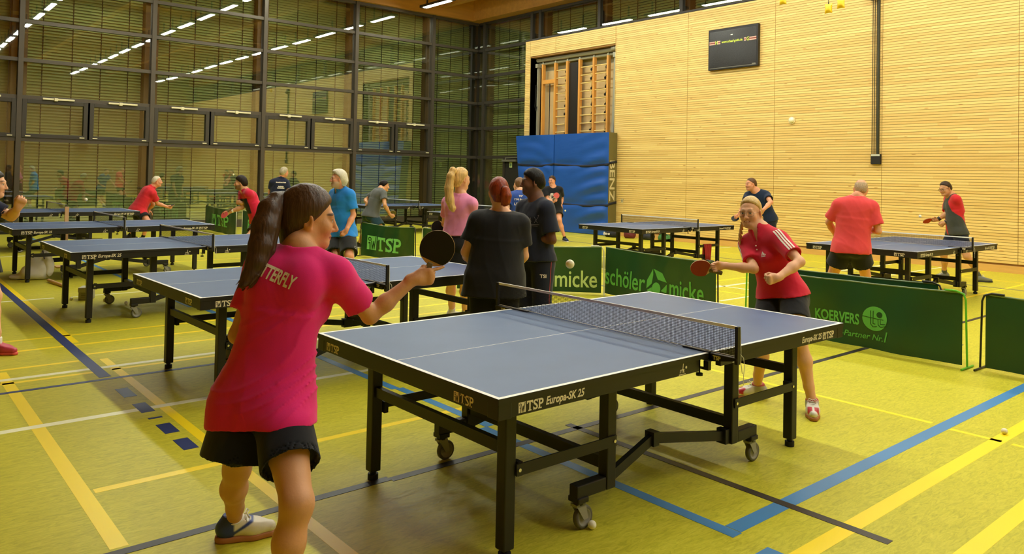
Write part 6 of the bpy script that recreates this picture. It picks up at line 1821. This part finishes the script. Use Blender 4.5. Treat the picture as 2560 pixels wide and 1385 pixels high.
# ---- person cut by the left edge
p = Person('edge', 'person cut off by the left edge, dark blue sleeve, fist and coral shoe showing', 1.74, 1.0, 'm', 'fair', .008, .005, .0045)
p.set_hand('R', dv(.5, .75, -.2), dv(-.5, .4, -.5), 'fist'); p.set_hand('L', dv(.5, -.3, 0), dv(0, 1, 0), 'relaxed')
p.finish_body()
p.shirt(navy, hem=-.06, sl=.72, e=.016, flare=.02, slw=.022, wr=(.005, 13), h=.009)
p.shorts(black_sh, frac=.62, e=.016)
p.hair(hair_mat('cap_dark', (50, 44, 36)), th=.012, front=.0, nape=-.06)
for sd in 'LR': p.shoe(sd, dv(1, 0, -.15), mat('shoe_coral', (196, 62, 84), .5), mat('sole_coral', (226, 88, 76), .6), sock_w, .06)
# ---------------------------------------------------------------- remaining loose things
def lumpy(name, c, r, m, parent, base, seed, h=.02, amp=.012, freq=14, cutz=True, label=None):
    F = Field()
    for cc, rr in zip(c, r): F.ell(cc, rr, None, .05)
    if cutz: F.cut((0, 0, .004), (0, 0, -1))
    F.warp(wrinkle(amp, freq, seed))
    V, Fc = F.surface(h)
    o = bpy.data.objects.new(name, mesh_of(name, V, Fc, base, m)); COL.objects.link(o); o.parent = parent
    return o
b = V3((1.98, 12.94, 0)); root = empty('cloth_bag', tuple(b)); tag(root, 'large white cloth bag slumped on the floor beside the leg of the fourth table', 'bag')
lumpy('bag', [(1.98, 12.94, .10), (1.84, 13.02, .04), (2.08, 12.88, .14), (2.09, 12.86, .30), (2.0, 12.92, .22)], [(.17, .17, .12), (.16, .10, .05), (.13, .13, .15), (.07, .05, .13), (.10, .09, .13)], bagm, root, b, 4, .012, .014, 13)
lumpy('flap', [(2.12, 12.80, .30), (2.15, 12.77, .18)], [(.05, .03, .10), (.055, .03, .14)], bagm, root, b, 6, .010, .008, 16)
MB().tube([tuple(V3((2.06, 12.81, .42)) - b), tuple(V3((2.075, 12.76, .30)) - b)], .008, 6).build('cord', mat('cord_violet', (48, 30, 60), .8), root)
st = empty('broomstick', (2.12, 12.25, 0)); tag(st, 'pale wooden handle lying on the floor between the white bag and the grey carton', 'stick')
MB().tube([(-.03, .25, .03), (.05, -.42, .022)], .021, 10).build('shaft', mat('broom_wood', (222, 178, 126), .6), st)
sk_ = empty('wooden_stick', (2.62, 14.30, 0)); tag(sk_, 'pale upright wooden stick standing behind the far edge of the fourth table', 'stick')
MB().box(-.028, .028, -.02, .02, 0, .98).box(-.14, .14, -.14, .14, 0, .02).build('post', mat('broom_wood', (222, 178, 126), .6), sk_)
# red towel over the side brace of the table right of the mats
tw = empty('towel', (12.35, 8.79, 0)); tag(tw, 'dark red towel hanging over the lower frame of the table right of the mats', 'towel')
tm = mat('towel_red', (150, 30, 26), .95, bump=(40, .5))
m = MB(); n = 14
prof = [(-.030, .10), (-.026, .22), (-.022, .34), (-.014, .40), (0, .412), (.014, .40), (.020, .34), (.024, .24), (.030, .14)]
vs = []
for i in range(n + 1):
    u = i / n; x = -.10 + .22 * u
    for j, (y, z) in enumerate(prof):
        w = .012 * math.sin(u * 17 + j * .3) * (1 - abs(j - 4) / 6)
        pinch = 1 - .35 * max(0, (.40 - z) / .3) if j < 4 else 1
        vs.append((x * pinch + .02 * (z - .3), y + w, z + (.05 * u if j > 6 else -.03 * u if j < 2 else 0)))
k = len(prof)
m.add(vs, [(i * k + j, (i + 1) * k + j, (i + 1) * k + j + 1, i * k + j + 1) for i in range(n) for j in range(k - 1)], 0, True)
to = m.build('cloth', tm, tw); sd_ = to.modifiers.new('thickness', 'SOLIDIFY'); sd_.thickness = .008
tw.location = (12.38, 8.791, 0)
# sports bags at the wall right of the mats
def kit(name, c, size, col, label, cat, seed, extra=None):
    base = V3((c[0], c[1], 0)); r = empty(name, tuple(base)); tag(r, label, cat)
    lumpy('body', [(c[0], c[1], size[2] * .5), (c[0], c[1] + size[1] * .22, size[2] * .42), (c[0], c[1] - size[1] * .22, size[2] * .42)], [(size[0] * .46, size[1] * .26, size[2] * .52)] * 3, mat(name + '_%d_%d' % (col[0], col[1]), col, .75, bump=(9, .5)), r, base, seed, .014, .010, 15)
    MB().tube([(-size[0] * .25, -size[1] * .35, size[2] * .85), (-size[0] * .35, 0, size[2] * 1.12), (-size[0] * .25, size[1] * .35, size[2] * .85)], .012, 6).build('strap', strap_m, r)
    return r
kb1 = kit('sports_bag', (15.95, 14.48), (.26, .44, .20), (26, 25, 26), 'black sports bag with white lettering on the floor right of the lettered mat', 'bag', 3)
g = text_geo('Bo-o', .10, .006, .2, 1.2); MB().add([(-.140, .17 - x, .07 + y) for x, y in g[0]], g[1]).build('lettering', cream_print, kb1)
kit('backpack', (16.15, 13.98), (.26, .36, .26), (110, 40, 42), 'dark red and black backpack on the floor between the black and the grey bag', 'bag', 5)
kit('sports_bag', (16.20, 13.42), (.28, .50, .22), (44, 46, 56), 'dark grey sports bag by the skirting, seen under the table right of the mats', 'bag', 7)
kit('drawstring_bag', (16.24, 12.86), (.24, .40, .20), (66, 120, 60), 'green bag at the foot of the slat wall, rightmost of four', 'bag', 9)
